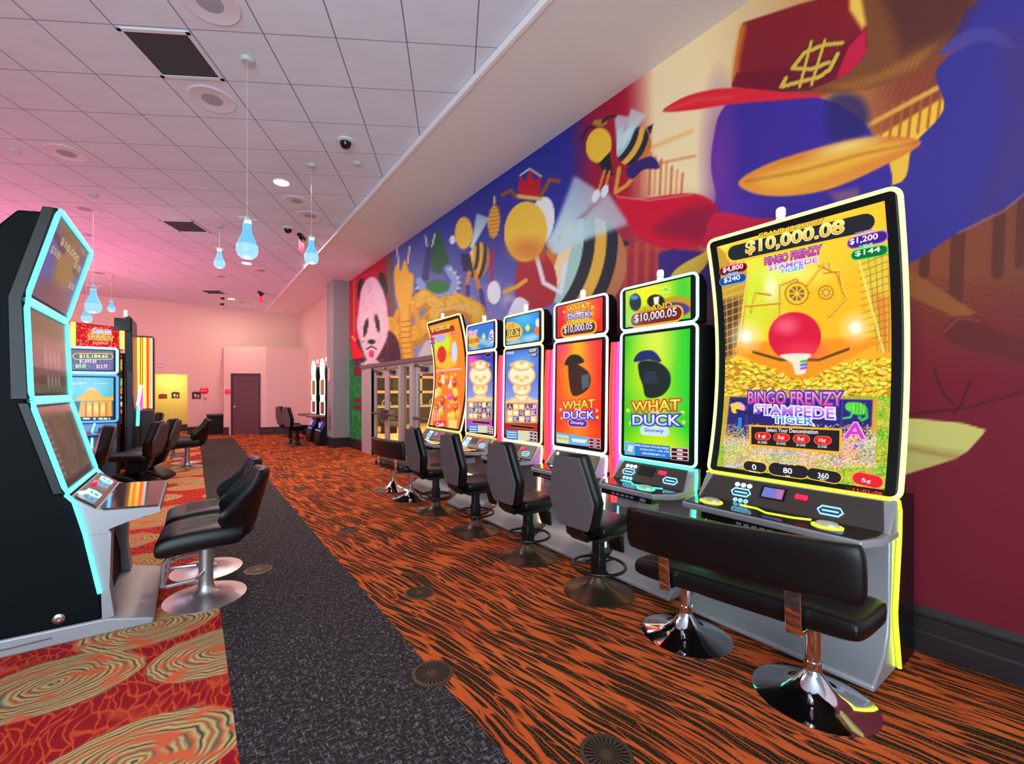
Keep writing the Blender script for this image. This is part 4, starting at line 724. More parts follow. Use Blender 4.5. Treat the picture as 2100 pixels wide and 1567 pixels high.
# the two blue machines
def reels(s, x0, x1, y0, y1, rows, bg):
    s.shape([(x0 - 2, y0 - 2), (x1 + 2, y0 - 2), (x1 + 2, y1 + 2), (x0 - 2, y1 + 2)], (214, 150, 60)); n = 5; dx = (x1 - x0) / n; dy = (y1 - y0) / 3
    for r, row in enumerate(rows):
        for c, ch in enumerate(row):
            a, b = x0 + c * dx, y0 + r * dy; s.shape([(a + .4, b + .4), (a + dx - .4, b + .4), (a + dx - .4, b + dy - .4), (a + .4, b + dy - .4)], bg[(r * 3 + c) % len(bg)] if ch != '*' else (240, 200, 120), lev=2)
            if ch == '*': s.shape([(a + dx / 2 + dx * .36 * math.cos(q), b + dy / 2 + dy * .38 * math.sin(q)) for q in np.linspace(0, 6.28, 11)[:-1]], (255, 240, 206), lev=3)
            else: s.text(ch, (a + dx * .22, b + dy * .84), (a + dx * .8, b + dy * .84), (a + dx * .22, b + dy * .18), random.choice([(250, 90, 60), (190, 90, 240), (80, 220, 200), (240, 130, 220), (90, 170, 255)]), WH, .04)
def footer(s, x0, x1, y0, y1, c):
    w = x1 - x0; s.shape([(x0, y0), (x0 + w * .38, y0 + 2), (x0 + w * .38, y1 + 2), (x0, y1)], (60, 130, 206)); s.shape([(x0 + w * .38, y0 + 2), (x0 + w * .74, y0 + 3), (x0 + w * .74, y1 + 3), (x0 + w * .38, y1 + 2)], (214, 216, 180), lev=2); info_bar(s, x0 + w * .75, x1, y0 + 3, y1 + 3, c)
    for i in range(3): s.shape([(x0 + 2, y0 + 4 + i * 5), (x0 + w * .34, y0 + 5 + i * 5), (x0 + w * .34, y0 + 7 + i * 5), (x0 + 2, y0 + 6 + i * 5)], (226, 240, 250), lev=2)
def gilt(P, cx, cy, k):
    """a pile of cream and gold treasure forms"""
    for dx, dy, rx, ry in ((0, 52, 22, 7), (0, 44, 12, 9), (0, 26, 17, 15), (0, 0, 26, 21), (0, -20, 18, 9)):
        P.ell(cx + dx * k, cy + dy, rx * k + 2, ry + 2, (222, 160, 70)); P.ell(cx + dx * k, cy + dy - 1, rx * k, ry, (250, 240, 206), soft=6)
    for dx, dy in ((-10, 4), (10, 4), (-7, 26), (7, 26), (0, -26), (-20, -22), (20, -22), (0, 10)): P.ell(cx + dx * k, cy + dy, 5 * k, 4, (240, 190, 90), soft=4)
Rt, s, t = tower('upright blue screen slot machine left of the red one, amber lit frame', 4.05, NEON['amber'], NEON['amber'], sl=VIOL, sr=REDL)
P = s.P; P.grad((1070, 712), (40, 60, 200), (1070, 830), (150, 170, 235)); P.ell(1070, 742, 34, 24, (90, 170, 240), soft=30, a=.8); gilt(P, 1070, 770, 1); P.line([(1040, 826), (1102, 824)], 8, (244, 206, 150), 4); i = P.bb(1036, 1104, 865, 910, 1); P.C[i[P.Y[i] > 866]] = (176, 40, 30)
s.text('8 GRAND', (1039, 727), (1054, 726), (1039, 722), WH); s.pill((1086, 722), (1100, 719), .05, (20, 24, 60), (230, 230, 240), .003); s.text('$10,006', (1086, 724), (1100, 721), (1086, 717), WH); s.pill((1092, 730), (1100, 728), .04, (20, 24, 60)); s.text('$18', (1092, 732), (1099, 730), (1092, 726), WH)
reels(s, 1040, 1100, 828, 866, ('A**AJ', '**Q*K', '*K*9*'), ((40, 30, 100), (60, 60, 150))); s.pill((1048, 873), (1094, 878), .03, (40, 14, 20), (236, 190, 120), .003); footer(s, 1038, 1102, 881, 901, (240, 200, 200)); s.build('main_screen', Rt, SCR)
P = t.P; P.grad((1070, 640), (20, 130, 220), (1070, 710), (40, 140, 210)); P.ell(1075, 655, 22, 14, (70, 200, 240), soft=20, a=.8); [P.ell(x, y, r, r * .6, (190, 232, 250), soft=8, a=.7) for x, y, r in ((1082, 694, 12), (1096, 690, 10), (1060, 702, 12), (1090, 704, 8), (1045, 706, 8))]; P.ell(1048, 680, 24, 20, (240, 190, 90), soft=3)
P.poly([(1076, 672), (1082, 664), (1088, 672), (1082, 682)], (236, 226, 90), 2); P.ell(1101, 678, 6, 9, (236, 120, 60), soft=2); P.ell(1103, 662, 5, 9, (236, 220, 250), soft=2)
t.shape([(1038, 678), (1066, 673), (1066, 689), (1038, 694)], (40, 30, 20)); t.text('RAND', (1038, 675), (1056, 671), (1038, 667), (255, 206, 70), (120, 50, 20)); t.text('.000.06', (1039, 693), (1065, 688), (1039, 679), (255, 240, 110), (90, 60, 20)); t.build('top_screen', Rt, SCR)
Rt, s, t = tower('upright blue and pink screen slot machine next to the curved orange one', 4.945, NEON['orange'], glow('peach_neon', (255, 206, 190), 2.1), sr=REDL)
P = s.P; P.grad((985, 725), (40, 50, 190), (985, 820), (150, 160, 230)); P.ell(966, 738, 14, 34, (246, 80, 190), soft=20, a=.9); gilt(P, 985, 770, .8); P.poly([(973, 742), (976, 752), (968, 756)], (230, 150, 80), 2); P.poly([(998, 742), (994, 752), (1002, 756)], (230, 150, 80), 2); P.line([(962, 820), (1010, 818)], 7, (244, 206, 150), 4); i = P.bb(958, 1013, 858, 900, 1); P.C[i[P.Y[i] > 860]] = (190, 80, 190)
reels(s, 962, 1006, 825, 858, ('*Q9*J', 'QJ9A9', '**9*A'), ((40, 30, 90), (70, 100, 170))); s.pill((970, 865), (1004, 868), .03, (60, 20, 40), (240, 200, 120), .003); footer(s, 961, 1011, 870, 885, (240, 200, 200)); s.pill((998, 729), (1006, 727), .05, (20, 24, 60), (230, 230, 240), .003); s.build('main_screen', Rt, SCR)
P = t.P; P.grad((985, 665), (30, 120, 220), (985, 722), (50, 140, 210)); [P.ell(x, y, r, r * .6, (190, 232, 250), soft=8, a=.7) for x, y, r in ((990, 700, 10), (1004, 706, 8), (975, 716, 9))]; P.ell(970, 700, 14, 13, (240, 190, 70), soft=3); P.poly([(988, 690), (992, 682), (996, 690), (992, 698)], (236, 226, 110), 2); P.ell(1009, 690, 6, 14, (226, 220, 250), soft=2)
t.text('Piggy', (961, 692), (979, 686), (961, 680), (240, 70, 150), WH, .06); t.text('GOLD COINS', (961, 705), (983, 701), (961, 697), (240, 110, 30), (120, 40, 10), .05); t.text('S', (1004, 700), (1011, 699), (1004, 686), (70, 60, 150), WH); t.build('top_screen', Rt, SCR)

# ------------------------------------------------------------------ big three-screen machine at the left, seen from its side
ML = thing('slot_machine', 'tall slot machine at the left edge with three angled screens edged in cyan', 'slot machine', (-.65, 4.20, 0), 90); hw = .52
seg = [((.03, 2.665), (.175, 2.10)), ((.175, 2.085), (.155, 1.50)), ((.155, 1.485), (.0, .915))]
def seg_yf(a, b): return lambda z: a[0] + (b[0] - a[0]) * (z - a[1]) / (b[1] - a[1])
for k_, (a, b) in enumerate(seg):
    yf = seg_yf(a, b); m = MB(); m.prism([(a[0], a[1]), (b[0], b[1]), (b[0] + .06, b[1]), (a[0] + .06, a[1])], -hw, hw); h = obj('screen_housing', m, BLK, ML, bevel=.01)
    m = MB(); m.tube(rr(-hw + .012, hw - .012, b[1] + .004, a[1] - .004, .04, lambda z: yf(z) - .004), .0145, 8, True); obj('frame_light', m, NEON['cyan'], ML)
    s = Surf((-.65, 4.20, 0), 90, -hw + .05, hw - .05, b[1] + .035, a[1] - .035, lambda z, yf=yf: yf(z) - .004, (60, 60)); P = s.P; v = s.v[0]; U = (v[:, 0] + hw) / (2 * hw); V = (v[:, 2] - b[1]) / (a[1] - b[1]); P.X, P.Y = U * 100, V * 100
    if k_ == 0:
        P.C[:] = (44, 60, 120); P.ell(52, 62, 24, 50, (104, 84, 40), soft=14); P.ell(50, 90, 46, 14, (84, 72, 44), soft=12); P.line([(12, 74), (34, 70)], 9, (30, 34, 60), 3); P.line([(70, 62), (90, 60)], 9, (44, 60, 50), 3); P.line([(64, 84), (90, 80)], 9, (60, 46, 60), 3); P.ell(50, 16, 50, 16, (64, 46, 60), soft=14)
    elif k_ == 1:
        P.C[:] = (96, 72, 66); P.poly([(0, 72), (100, 72), (100, 100), (0, 100)], (70, 66, 44), 6); P.poly([(0, 0), (100, 0), (100, 34), (0, 34)], (26, 30, 24), 3); P.poly([(0, 6), (100, 6), (100, 16), (0, 16)], (40, 60, 36), 4); [P.ell(40 + i * 9, 20, 3, 7, (90, 96, 84), soft=3) for i in range(4)]; [P.ell(36 + i * 11, 46, 4, 10, (130, 100, 96), soft=5) for i in range(4)]
    else:
        P.C[:] = (46, 44, 32); i = P.bb(0, 100, 0, 100, 0); P.mix(i, np.clip(vnoise(P.X / 7, P.Y / 9, 2), 0, 1) * .4, (96, 96, 62)); P.poly([(0, 88), (100, 84), (100, 100), (0, 100)], (110, 74, 70), 6); [P.line([(4, 20 + i * 7), (16, 19 + i * 7)], 2.5, (90, 92, 96), 2) for i in range(9)]; P.poly([(0, 0), (100, 0), (100, 12), (0, 12)], (18, 16, 18), 4)
    if k_ == 0:
        s.lay = .0005
        for t_, l, r_, zt in (('$10,000', -.30, .22, 2.55), ('$500', -.42, -.2, 2.46), ('$100', .16, .36, 2.5), ('$50', .2, .36, 2.36)): s.text(t_, (l, zt - .05), (r_, zt - .05), (l, zt), (150, 134, 96), px=False)
    s.build(('upper_screen', 'middle_screen', 'lower_screen')[k_], ML, attr_mat('dim_screen%d' % k_, 1.5))
pts = [(.045, 2.64), (.19, 2.08), (.17, 1.49), (.015, .92), (-.035, .86), (-.165, .27), (-.17, .10), (1.25, .10), (1.25, 1.9), (.32, 2.47), (.21, 2.62)]
m = MB(); m.prism(pts, -hw + .01, hw - .01); obj('black_cabinet', m, mat('black_satin', (7, 10, 15), .55, spec=.08), ML, bevel=.015, seg=3)
for sx in (-1, 1): m = MB(); m.prism([(.045, 2.66), (.10, 2.66), (.245, 2.10), (.235, 1.5), (.16, 1.5), (.185, 2.09)], sx * (hw - .012), sx * (hw + .004)); obj('screen_side_cover', m, BLK, ML, bevel=.004)
for sx in (-1, 1):
    m = MB(); m.tube([(sx * (hw + .002), y, z) for y, z in ((-.002, .915), (-.04, .865), (-.09, .66), (-.16, .27))], .012); obj('side_light', m, NEON['cyan'], ML)
LILAC = GREY
m = MB(); m.prism([(-.14, .80), (-.18, .785), (-.465, .772), (-.47, .74), (-.30, .70), (-.20, .665)], -hw + .005, hw - .005); m.prism([(-.02, .895), (-.14, .80), (-.20, .665), (-.215, .641), (-.085, .641)], -hw + .006, hw - .006); obj('button_deck', m, LILAC, ML, smooth=0)
for sx in (-1, 1):
    m = MB(); m.prism([(-.085, .64), (-.215, .64), (-.205, .30), (-.23, .10), (-.17, .10), (-.165, .27)], sx * (hw - .14), sx * (hw - .005)); obj('support_leg', m, LILAC, ML, smooth=0)
m = MB(); m.prism([(1.3, 0), (-.43, 0), (-.435, .035), (-.40, .05), (-.2, .10), (1.3, .12)], -hw, hw); obj('base', m, GREY, ML, bevel=.012, seg=3)
m = MB(); m.prism([(-.035, .897), (-.138, .814), (-.138, .808), (-.035, .89)], -hw + .05, hw - .05); obj('control_panel', m, PNL, ML, smooth=0)
m = MB(); m.prism([(-hw + .05, -.15), (hw - .05, -.15), (hw - .03, -.455), (-hw + .03, -.455)], .783, .79, 'z'); tf = Matrix.Translation((0, -.3, .786)) @ Matrix.Rotation(R(2.6), 4, 'X') @ Matrix.Translation((0, .3, -.786)); m.tf(tf); obj('deck_glass', m, mat('dark_deck_mirror', (70, 44, 46), .08), ML, smooth=0)
for x, nm, mm in ((-.30, 'bill_acceptor', BLUE), (.22, 'ticket_printer', BLUE)):
    m = MB(); m.tube([(x + dx, -.1 + dy, .868 + dy * .8) for dx, dy in ((-.06, 0), (-.04, .03), (.04, .03), (.06, 0), (.04, -.03), (-.04, -.03))], .007, 6, True); m.box(x - .03, x + .03, -.105, -.095, .862, .872); obj(nm, m, mm, ML)
m = MB(); m.lathe([(.034, 0), (.03, .012), (0, .016)], (-.36, -.06, .885), 20); obj('icon_light', m, WHT, ML); m = MB(); m.box(.0, .07, -.075, -.045, .872, .896); obj('attendant_button', m, REDB, ML, bevel=.008)
m = MB(); m.lathe([(.045, 0), (.045, .012), (.036, .02), (.0, .02)], (hw - 0 - 1.04 + .0, 0, 0), 24); m.tf(Matrix.Translation((0, .22, .20)) @ Matrix.Rotation(R(-90), 4, 'Y') @ Matrix.Translation((hw, 0, hw + .0))) if False else None
m = MB(); m.lathe([(.03, 0), (.03, .008), (.02, .014), (.012, .014), (.01, .006), (0, .006)], (0, 0, 0), 28); m.tf(Matrix.Translation((-hw + .01, .03, .16)) @ Matrix.Rotation(R(-90), 4, 'Y')); obj('lock', m, mat('lock_steel', (190, 186, 186), .25, 1), ML)
m = MB(); m.tube([(-hw - .004, .06, .055), (-hw - .004, .24, .05), (-hw - .004, .6, .055)], .004, 6); obj('base_seam', m, mat('seam_grey', (90, 86, 92), .6), ML)

# ------------------------------------------------------------------ stools, benches, chairs
LEA = mat('black_leather', (14, 11, 13), .36, spec=.35, bump=(220, .12)); FAB = mat('grey_back_fabric', (88, 76, 80), .75, bump=(350, .15)); BRZ = mat('dark_base_metal', (104, 86, 74), .30, .85)
GSTL = mat('black_steel', (20, 18, 21), .38, .3); SLV = mat('brushed_silver', (206, 200, 204), .32, .9)
def trumpet(r, h=.13, rp=.045): return [(r, .0), (r, .008), (r * .9, .016), (r * .62, .032), (r * .42, .052), (r * .29, .08), (r * .2, .115), (rp, h), (rp, h + .02)]
def stool(name, label, loc, rz, group=None, base=BRZ):
    T = thing(name, label, 'stool', loc, rz, group)
    m = MB(); m.lathe(trumpet(.265), n=56); obj('base', m, base, T, smooth=50)
    m = MB(); m.box(-.036, .036, -.036, .036, .12, .45); m.box(-.044, .044, -.044, .044, .12, .30); obj('column', m, GSTL, T, bevel=.008)
    m = MB(); m.tube([(.20 * math.cos(a), .20 * math.sin(a), .205) for a in np.linspace(0, 2 * math.pi, 41)[:-1]], .0115, 8, True); fr = obj('foot_ring', m, GSTL, T)
    for a in (30, 150, 270): m = MB(); m.tube([(.03 * math.cos(R(a)), .03 * math.sin(R(a)), .215), (.195 * math.cos(R(a)), .195 * math.sin(R(a)), .205)], .008); obj('spoke', m, GSTL, fr)
    m = MB(); m.pillow(lambda v: .225 - .03 * abs(2 * v - 1) ** 3, -.24, .20, .105, lambda u, v: .53 + .012 * u * u, lay=True, e=.3); obj('seat', m, LEA, T, weld=True, smooth=60)
    m = MB(); m.prism([(-.2, .475), (-.15, .44), (.14, .43), (.24, .47)], -.13, .13); obj('seat_pan', m, GSTL, T, bevel=.01)
    m = MB(); m.prism([(.10, .46), (.22, .44), (.29, .50), (.31, .62), (.28, .62), (.255, .53), (.20, .485), (.10, .50)], -.075, .075); obj('back_bracket', m, GSTL, T, bevel=.008)
    Wb = lambda v: np.interp(v, [0, .08, .38, .9, 1], [.14, .165, .225, .145, .125]); lean = lambda v: .262 + .075 * v
    m = MB(); m.pillow(Wb, .535, 1.10, .085, lambda u, v: lean(v) - .015 + .0 * u - .03 * u * u, e=.28); obj('backrest', m, LEA, T, weld=True, smooth=60)
    m = MB(); n = 18; q = [(Wb(t) * .93 * s_, .55 + .53 * t, lean(t)) for s_, rng_ in ((1, range(n + 1)), (-1, range(n, -1, -1))) for t in [i / n for i in rng_]]
    v = [(x, y + .025 - .05 * 0, z) for x, z, y in q] + [(x, y + .042, z) for x, z, y in q]; N = len(q); m.add(v, [tuple(range(N))[::-1], tuple(range(N, 2 * N))] + [(i, (i + 1) % N, N + (i + 1) % N, N + i) for i in range(N)]); obj('back_panel', m, FAB, T, bevel=.006)
    m = MB(); m.prism([(-.17, .44), (-.15, .44), (-.205, .27), (-.235, .27), (-.22, .40)], -.08, .05); obj('swing_footrest', m, GSTL, T, bevel=.01)
    m = MB(); m.tube([(.06, -.10, .45), (.06, -.15, .44), (.06, -.19, .38), (.06, -.215, .30)], .008); obj('footrest_arm', m, SLV, T)
    return T
S1 = stool('casino_stool', 'black stool with grey fabric back at the green screen machine', (2.60, 2.34, 0), 95, 'stools at the mural wall machines')
for y, r_, l in ((3.20, 92, 'black stool with grey fabric back at the red screen machine'), (4.12, 88, 'black stool with grey fabric back, third from the near bench'), (5.08, 90, 'black stool with grey fabric back beside the far bench')): dup(S1, (2.60, y, 0), r_, l)
dup(S1, (2.45, 13.4, 0), 112, 'nearer of the two small stools beyond the grey column', 'stools beyond the grey column'); dup(S1, (2.42, 14.3, 0), 108, 'farther of the two small stools beyond the grey column', 'stools beyond the grey column')

def bench(label, yc, tilt, rz=90):
    T = thing('casino_bench', label, 'bench', (2.6, yc, 0), rz, 'padded benches at the curved screens'); K = math.tan(R(tilt)); L = .60
    up = lambda x: -K * x
    def sh(mb): mb.v = [(x, y, z + up(x)) for x, y, z in mb.v]; return mb
    for sx in (-.345, .345):
        m = MB(); m.lathe(trumpet(.265, .15, .03), (sx, 0, 0), n=56); obj('base', m, CHR, T, smooth=50)
        m = MB(); m.lathe([(.04, .15), (.04, .19), (.034, .19), (.034, .375 + up(sx))], (sx, 0, 0), 28); obj('post', m, CHR, T)
        m = MB(); m.prism([(.05, .36), (.215, .36), (.225, .37), (.245, .62), (.236, .625), (.212, .385), (.05, .372)], sx - .035, sx + .035); obj('back_bracket', sh(m), CHR, T, bevel=.003)
    m = MB(); m.pillow(lambda v: L - .02 * abs(2 * v - 1) ** 4, -.20, .20, .13, lambda u, v: .445 + .0 * u, nu=34, e=.16, lay=True); obj('seat', sh(m), LEA, T, weld=True, smooth=60)
    m = MB(); m.pillow(lambda v: L + .02 - .02 * abs(2 * v - 1) ** 4, .575, .845, .09, lambda u, v: .255 + .02 * v - .05 * u * u, nu=30, e=.25); obj('backrest', sh(m), LEA, T, weld=True, smooth=60)
    return T
bench('long black padded bench on two chrome bases in front of the huge yellow screen machine', 1.27, 4.2)
bench('far black padded bench at the curved orange screen machine by the glass doors', 6.22, 2.0)

def wing_chair(label, loc, rz, group='winged chairs on silver bases'):
    T = thing('casino_chair', label, 'chair', loc, rz, group)
    m = MB(); m.lathe([(.27, 0), (.27, .008), (.2, .014), (.1, .03), (.06, .06), (.05, .10), (.05, .12)], n=56); obj('base', m, SLV, T, smooth=50)
    m = MB(); m.lathe([(.047, .1), (.047, .42)], n=32); obj('column', m, SLV, T)
    m = MB(); z = .20; m.tube([(-.05, -.02, z), (-.16, -.06, z), (-.19, -.22, z), (-.17, -.25, z), (.17, -.25, z), (.19, -.22, z), (.16, -.06, z), (.05, -.02, z)], .014, 10); obj('footrest', m, SLV, T)
    for sx in (-1, 1): m = MB(); m.tube([(sx * .175, -.245, z), (sx * .185, -.24, .36), (sx * .12, -.2, .41)], .012); obj('footrest_strut', m, SLV, T)
    m = MB(); m.pillow(lambda v: .25 - .015 * abs(2 * v - 1) ** 3, -.29, .24, .17, lambda u, v: .49 - .04 * (1 - v) ** 3 + .01 * u * u, nu=18, nv=18, e=.25, lay=True); st_ = obj('seat', m, LEA, T, weld=True, smooth=60)
    for sx in (-.10, -.035, .035, .10):
        m = MB(); m.tube([(sx + d, y, .576) for d, y in ((-.018, .16), (-.018, -.12), (0, -.15), (.018, -.12), (.018, .16))], .0022, 5); obj('seam', m, mat('stitching', (120, 104, 96), .5), st_)
    m = MB(); m.prism([(.05, .46), (.24, .42), (.33, .50), (.30, .53), (.2, .46), (.05, .46)], -.09, .09); obj('back_bracket', m, GSTL, T, bevel=.01)
    Wb = lambda v: np.interp(v, [0, .15, .42, .62, .9, 1], [.16, .225, .275, .205, .165, .155])
    bk = lambda u, v: .27 + .13 * v - (.05 + .17 * math.exp(-((v - .38) / .28) ** 2)) * abs(u) ** 1.7
    m = MB(); m.pillow(Wb, .455, .945, .095, bk, nu=20, nv=20, e=.25); br = obj('backrest', m, LEA, T, weld=True, smooth=60)
    for sx in (-.045, .045):
        m = MB(); m.tube([(sx + d, bk((sx + d) / .19, (z_ - .455) / .49) - .0475, z_) for d, z_ in ((-.03, .62), (-.03, .72), (-.03, .80), (-.018, .83), (.018, .83), (.03, .80), (.03, .72), (.03, .62))], .0035, 5); obj('seam', m, mat('stitching', (120, 104, 96), .5), br)
    return T
C1 = wing_chair('nearest black winged chair on a round silver base at the left machine', (.08, 3.93, 0), -93)
dup(C1, (.10, 4.52, 0), -90, 'black winged chair on silver base just behind the nearest one'); dup(C1, (-.10, 10.85, 0), -96, 'distant black winged chair by the end of the charcoal runner'); dup(C1, (-.12, 11.5, 0), -92, 'farthest black winged chair, half hidden behind the distant one')

# console chairs with black plastic bases in the middle distance
def console_chair(label, loc, rz):
    T = thing('console_chair', label, 'chair', loc, rz, 'console chairs with grey backs')
    m = MB(); m.prism([(.32, 0), (.30, .07), (.0, .22), (-.2, .24), (-.3, .10), (-.3, 0)], -.26, .26); obj('base', m, BLK, T, bevel=.03, seg=3)
    m = MB(); m.pillow(lambda v: .25, -.30, .24, .13, lambda u, v: .50, e=.3, lay=True); obj('seat', m, LEA, T, weld=True, smooth=60)
    m = MB(); m.prism([(0, .2), (.2, .3), (.30, .55), (.25, .58), (.12, .4), (-.1, .4), (-.1, .2)], -.07, .07); obj('back_bracket', m, GSTL, T, bevel=.01)
    Wb = lambda v: np.interp(v, [0, .1, .4, .9, 1], [.14, .17, .24, .15, .13])
    m = MB(); m.pillow(Wb, .50, 1.06, .14, lambda u, v: .25 + .12 * v - .04 * u * u, e=.3); obj('backrest', m, LEA, T, weld=True, smooth=60)
    m = MB(); m.pillow(lambda v: Wb(v) * .86, .54, 1.03, .06, lambda u, v: .31 + .115 * v, e=.3); obj('back_panel', m, FAB, T, weld=True, smooth=60)
    return T
K1 = console_chair('nearer black console chair with grey back panel in the middle distance', (-.78, 9.05, 0), -112)
dup(K1, (-.62, 9.74, 0), -106, 'farther black console chair with grey back panel in the middle distance'); dup(K1, (-1.35, 8.2, 0), -80, 'lowest black console chair nearest the left machine in the middle distance')
dup(K1, (-1.0, 12.6, 0), -85, 'black console chair beyond the column of vertical orange lights')
# low play desk between the chairs
T = thing('play_desk', 'low black play desk with lit violet cards beside the console chairs', 'desk', (-1.5, 9.1, 0), 0); m = MB(); m.box(-.35, .35, -.3, .25, .56, .64); obj('desk_top', m, LEA, T, bevel=.03, seg=3); m = MB(); m.box(-.25, .1, -.2, .15, 0, .57); obj('pedestal', m, BLK, T, bevel=.02)
m = MB(); m.prism([(-.1, -.2), (.08, -.2), (.14, .05), (-.02, .05)], .64, .65, 'z'); obj('lit_pad', m, glow('violet_pad', (150, 70, 210), .9), T, smooth=0); m = MB(); m.prism([(.1, -.2), (.3, -.2), (.32, .05), (.16, .05)], .64, .65, 'z'); obj('lit_pad', m, glow('rose_pad', (226, 90, 110), .8), T, smooth=0)

# ------------------------------------------------------------------ machines of the middle distance
A = thing('slot_machine', 'blue edged slot machine facing the camera beyond the left machine, two screens', 'slot machine', (-1.46, 9.9, 0), 0); hw = .37
m = MB(); m.box(-hw + .01, hw - .01, .02, .5, .0, 2.29); obj('cabinet', m, BLK, A, bevel=.02)
for z0, z1, nm in ((1.86, 2.28, 'top_screen'), (1.03, 1.82, 'main_screen')):
    m = MB(); m.tube(rr(-hw, hw, z0, z1, .04, lambda z: .0), .02, 8, True); obj('frame_light', m, NEON['azure' if nm[0] == 't' else 'blue'], A)
    s = Surf((-1.46, 9.9, 0), 0, -hw + .05, hw - .05, z0 + .04, z1 - .04, lambda z: z * 0 + .005, (60, 70)); P = s.P
    if nm[0] == 't':
        P.C[:] = (90, 40, 110); P.grad((190, 720), (120, 60, 130), (190, 765), (60, 40, 150)); T3 = lambda t, a, b, y, c, o: s.text(t, (a, y), (b, y), (a, y - 8), c, o)
        s.pill((158, 731), (224, 731), .09, (60, 90, 40), (230, 220, 90), .01); T3('$15,184.65', 163, 221, 735, (255, 255, 190), (60, 90, 30)); s.pill((162, 742), (200, 742), .06, (50, 30, 90), (170, 90, 230)); T3('$1,693.65', 163, 198, 745, WH, (90, 50, 160)); s.pill((152, 752), (180, 752), .05, (20, 90, 50), (60, 210, 110)); T3('$65.00', 155, 176, 755, (230, 255, 230), (20, 90, 50)); s.pill((196, 753), (222, 753), .05, (60, 30, 110), (190, 90, 220)); T3('$13.75', 198, 220, 756, WH, (60, 30, 110))
    else:
        P.C[:] = (70, 180, 210); P.ell(180, 795, 50, 24, (120, 210, 230), soft=20, a=.8); P.ell(188, 806, 12, 12, (250, 190, 190), soft=6); P.poly([(148, 822), (165, 812), (182, 800), (196, 800), (214, 815), (232, 812), (236, 822)], (244, 180, 40), 3); P.poly([(140, 824), (236, 822), (236, 870), (140, 870)], (30, 90, 130), 2); P.poly([(165, 824), (229, 822), (230, 854), (160, 856)], (240, 170, 40), 2)
        for i in range(4): P.line([(176 + i * 14, 826), (176 + i * 14, 854)], 3, (180, 90, 20), 1.5); 
        for i in range(3): P.ell(183 + i * 14, 838, 4, 9, (255, 226, 110), soft=3)
        P.poly([(140, 856), (236, 854), (236, 866), (140, 868)], (16, 16, 30), 2); s.text('$15,184.65', (150, 790), (176, 789), (150, 785), WH, (190, 90, 60)); s.text('$1,693.65', (194, 789), (222, 789), (194, 785), WH, (120, 60, 170))
        for i, w in enumerate((3, 10, 3, 5, 9, 8, 3)): x = 160 + i * 10.5; s.shape([(x, 857), (x + w, 857), (x + w, 860.5), (x, 860.5)], (250, 240, 170))
    s.build(nm, A, SCR)
m = MB(); m.prism([(.02, .78), (-.34, .80), (-.36, .83), (-.30, .845), (0, .86), (.02, 1.0)], -hw, hw); obj('button_deck', m, mat('blue_grey_deck', (90, 130, 160), .3, .4), A, bevel=.01); m = MB(); m.prism([(.02, .02), (-.16, .02), (-.05, .3), (-.02, .78), (.02, .78)], -hw, hw); obj('lower_cabinet', m, mat('dark_blue_grey', (66, 78, 92), .35, .3), A, bevel=.01)
m = MB(); m.tube([(.08, -.02, 1.0), (.05, -.06, .86)], .014); m.tube([(.05, -.05, .76), (.05, -.10, .3)], .016); obj('front_light', m, NEON['azure'], A); m = MB(); m.lathe([(.055, .0), (.055, .03), (.04, .045), (0, .05)], (-.05, -.2, .85), 20, sx=1.2, sy=.7); obj('play_button', m, REDB, A); m = MB(); m.box(.14, .32, -.14, -.02, .86, .93); obj('bill_acceptor', m, mat('navy_plastic', (30, 50, 100), .3), A, bevel=.01)
B = thing('slot_machine', 'slot machine with green and orange screens in the gap behind the blue edged machine', 'slot machine', (-1.27, 11.3, 0), 0); m = MB(); m.box(-.37, .14, .02, .45, 0, 2.3); obj('cabinet', m, BLK, B, smooth=0)
s = Surf((-1.27, 11.3, 0), 0, -.36, .1, .9, 2.26, lambda z: z * 0 + .015, (40, 90)); P = s.P; P.C[:] = (60, 40, 30)
for y0, y1, c in ((722, 732, (226, 60, 50)), (737, 760, (240, 180, 60)), (776, 792, (150, 220, 110)), (794, 808, (240, 160, 30)), (812, 818, (230, 220, 220)), (824, 834, (220, 226, 190)), (840, 848, (236, 130, 90))): P.poly([(200, y0), (268, y0), (268, y1), (200, y1)], c, 2)
i = P.bb(0, 400, 600, 900, 0); P.mix(i, np.clip(vnoise(P.X / 2.5, P.Y / 2.5, 3) * 2 - 1, 0, .6), (60, 40, 30)); s.build('main_screen', B, SCR)
m = MB(); m.box(-.36, .1, -.25, .02, .78, .84); obj('button_deck', m, GSTL, B, bevel=.01)
# red illuminated topper
T = thing('topper_sign', 'red illuminated sign with gold lettering above the blue edged machine', 'sign', (-1.46, 9.95, 0), 0); m = MB(); m.prism([(-.55, 0.02), (-.16, .02), (-.16, .0), (.38, .37), (.38, .55), (-.55, .60)], 2.30, 2.70, 'z'); obj('sign_case', m, mat('dark_red_case', (90, 10, 16), .4), T, smooth=0)
class SS(Surf): pass
def sign_face(name, p0, p1, z0, z1, paint, z1b=None):
    d = Vector(p1) - Vector(p0); w = d.length; a = math.degrees(math.atan2(d.y, d.x)); wp = Vector((-1.46, 9.95)) + Vector(p0); s = Surf((wp.x, wp.y, 0), a, 0, w, z0, z1, lambda z: z * 0 - .006, (80, 50)); paint(s)
    o = s.build(name, T, SCR); o.matrix_parent_inverse = Matrix(); o.location = (p0[0], p0[1], 0); o.rotation_euler = (0, 0, R(a)); return o
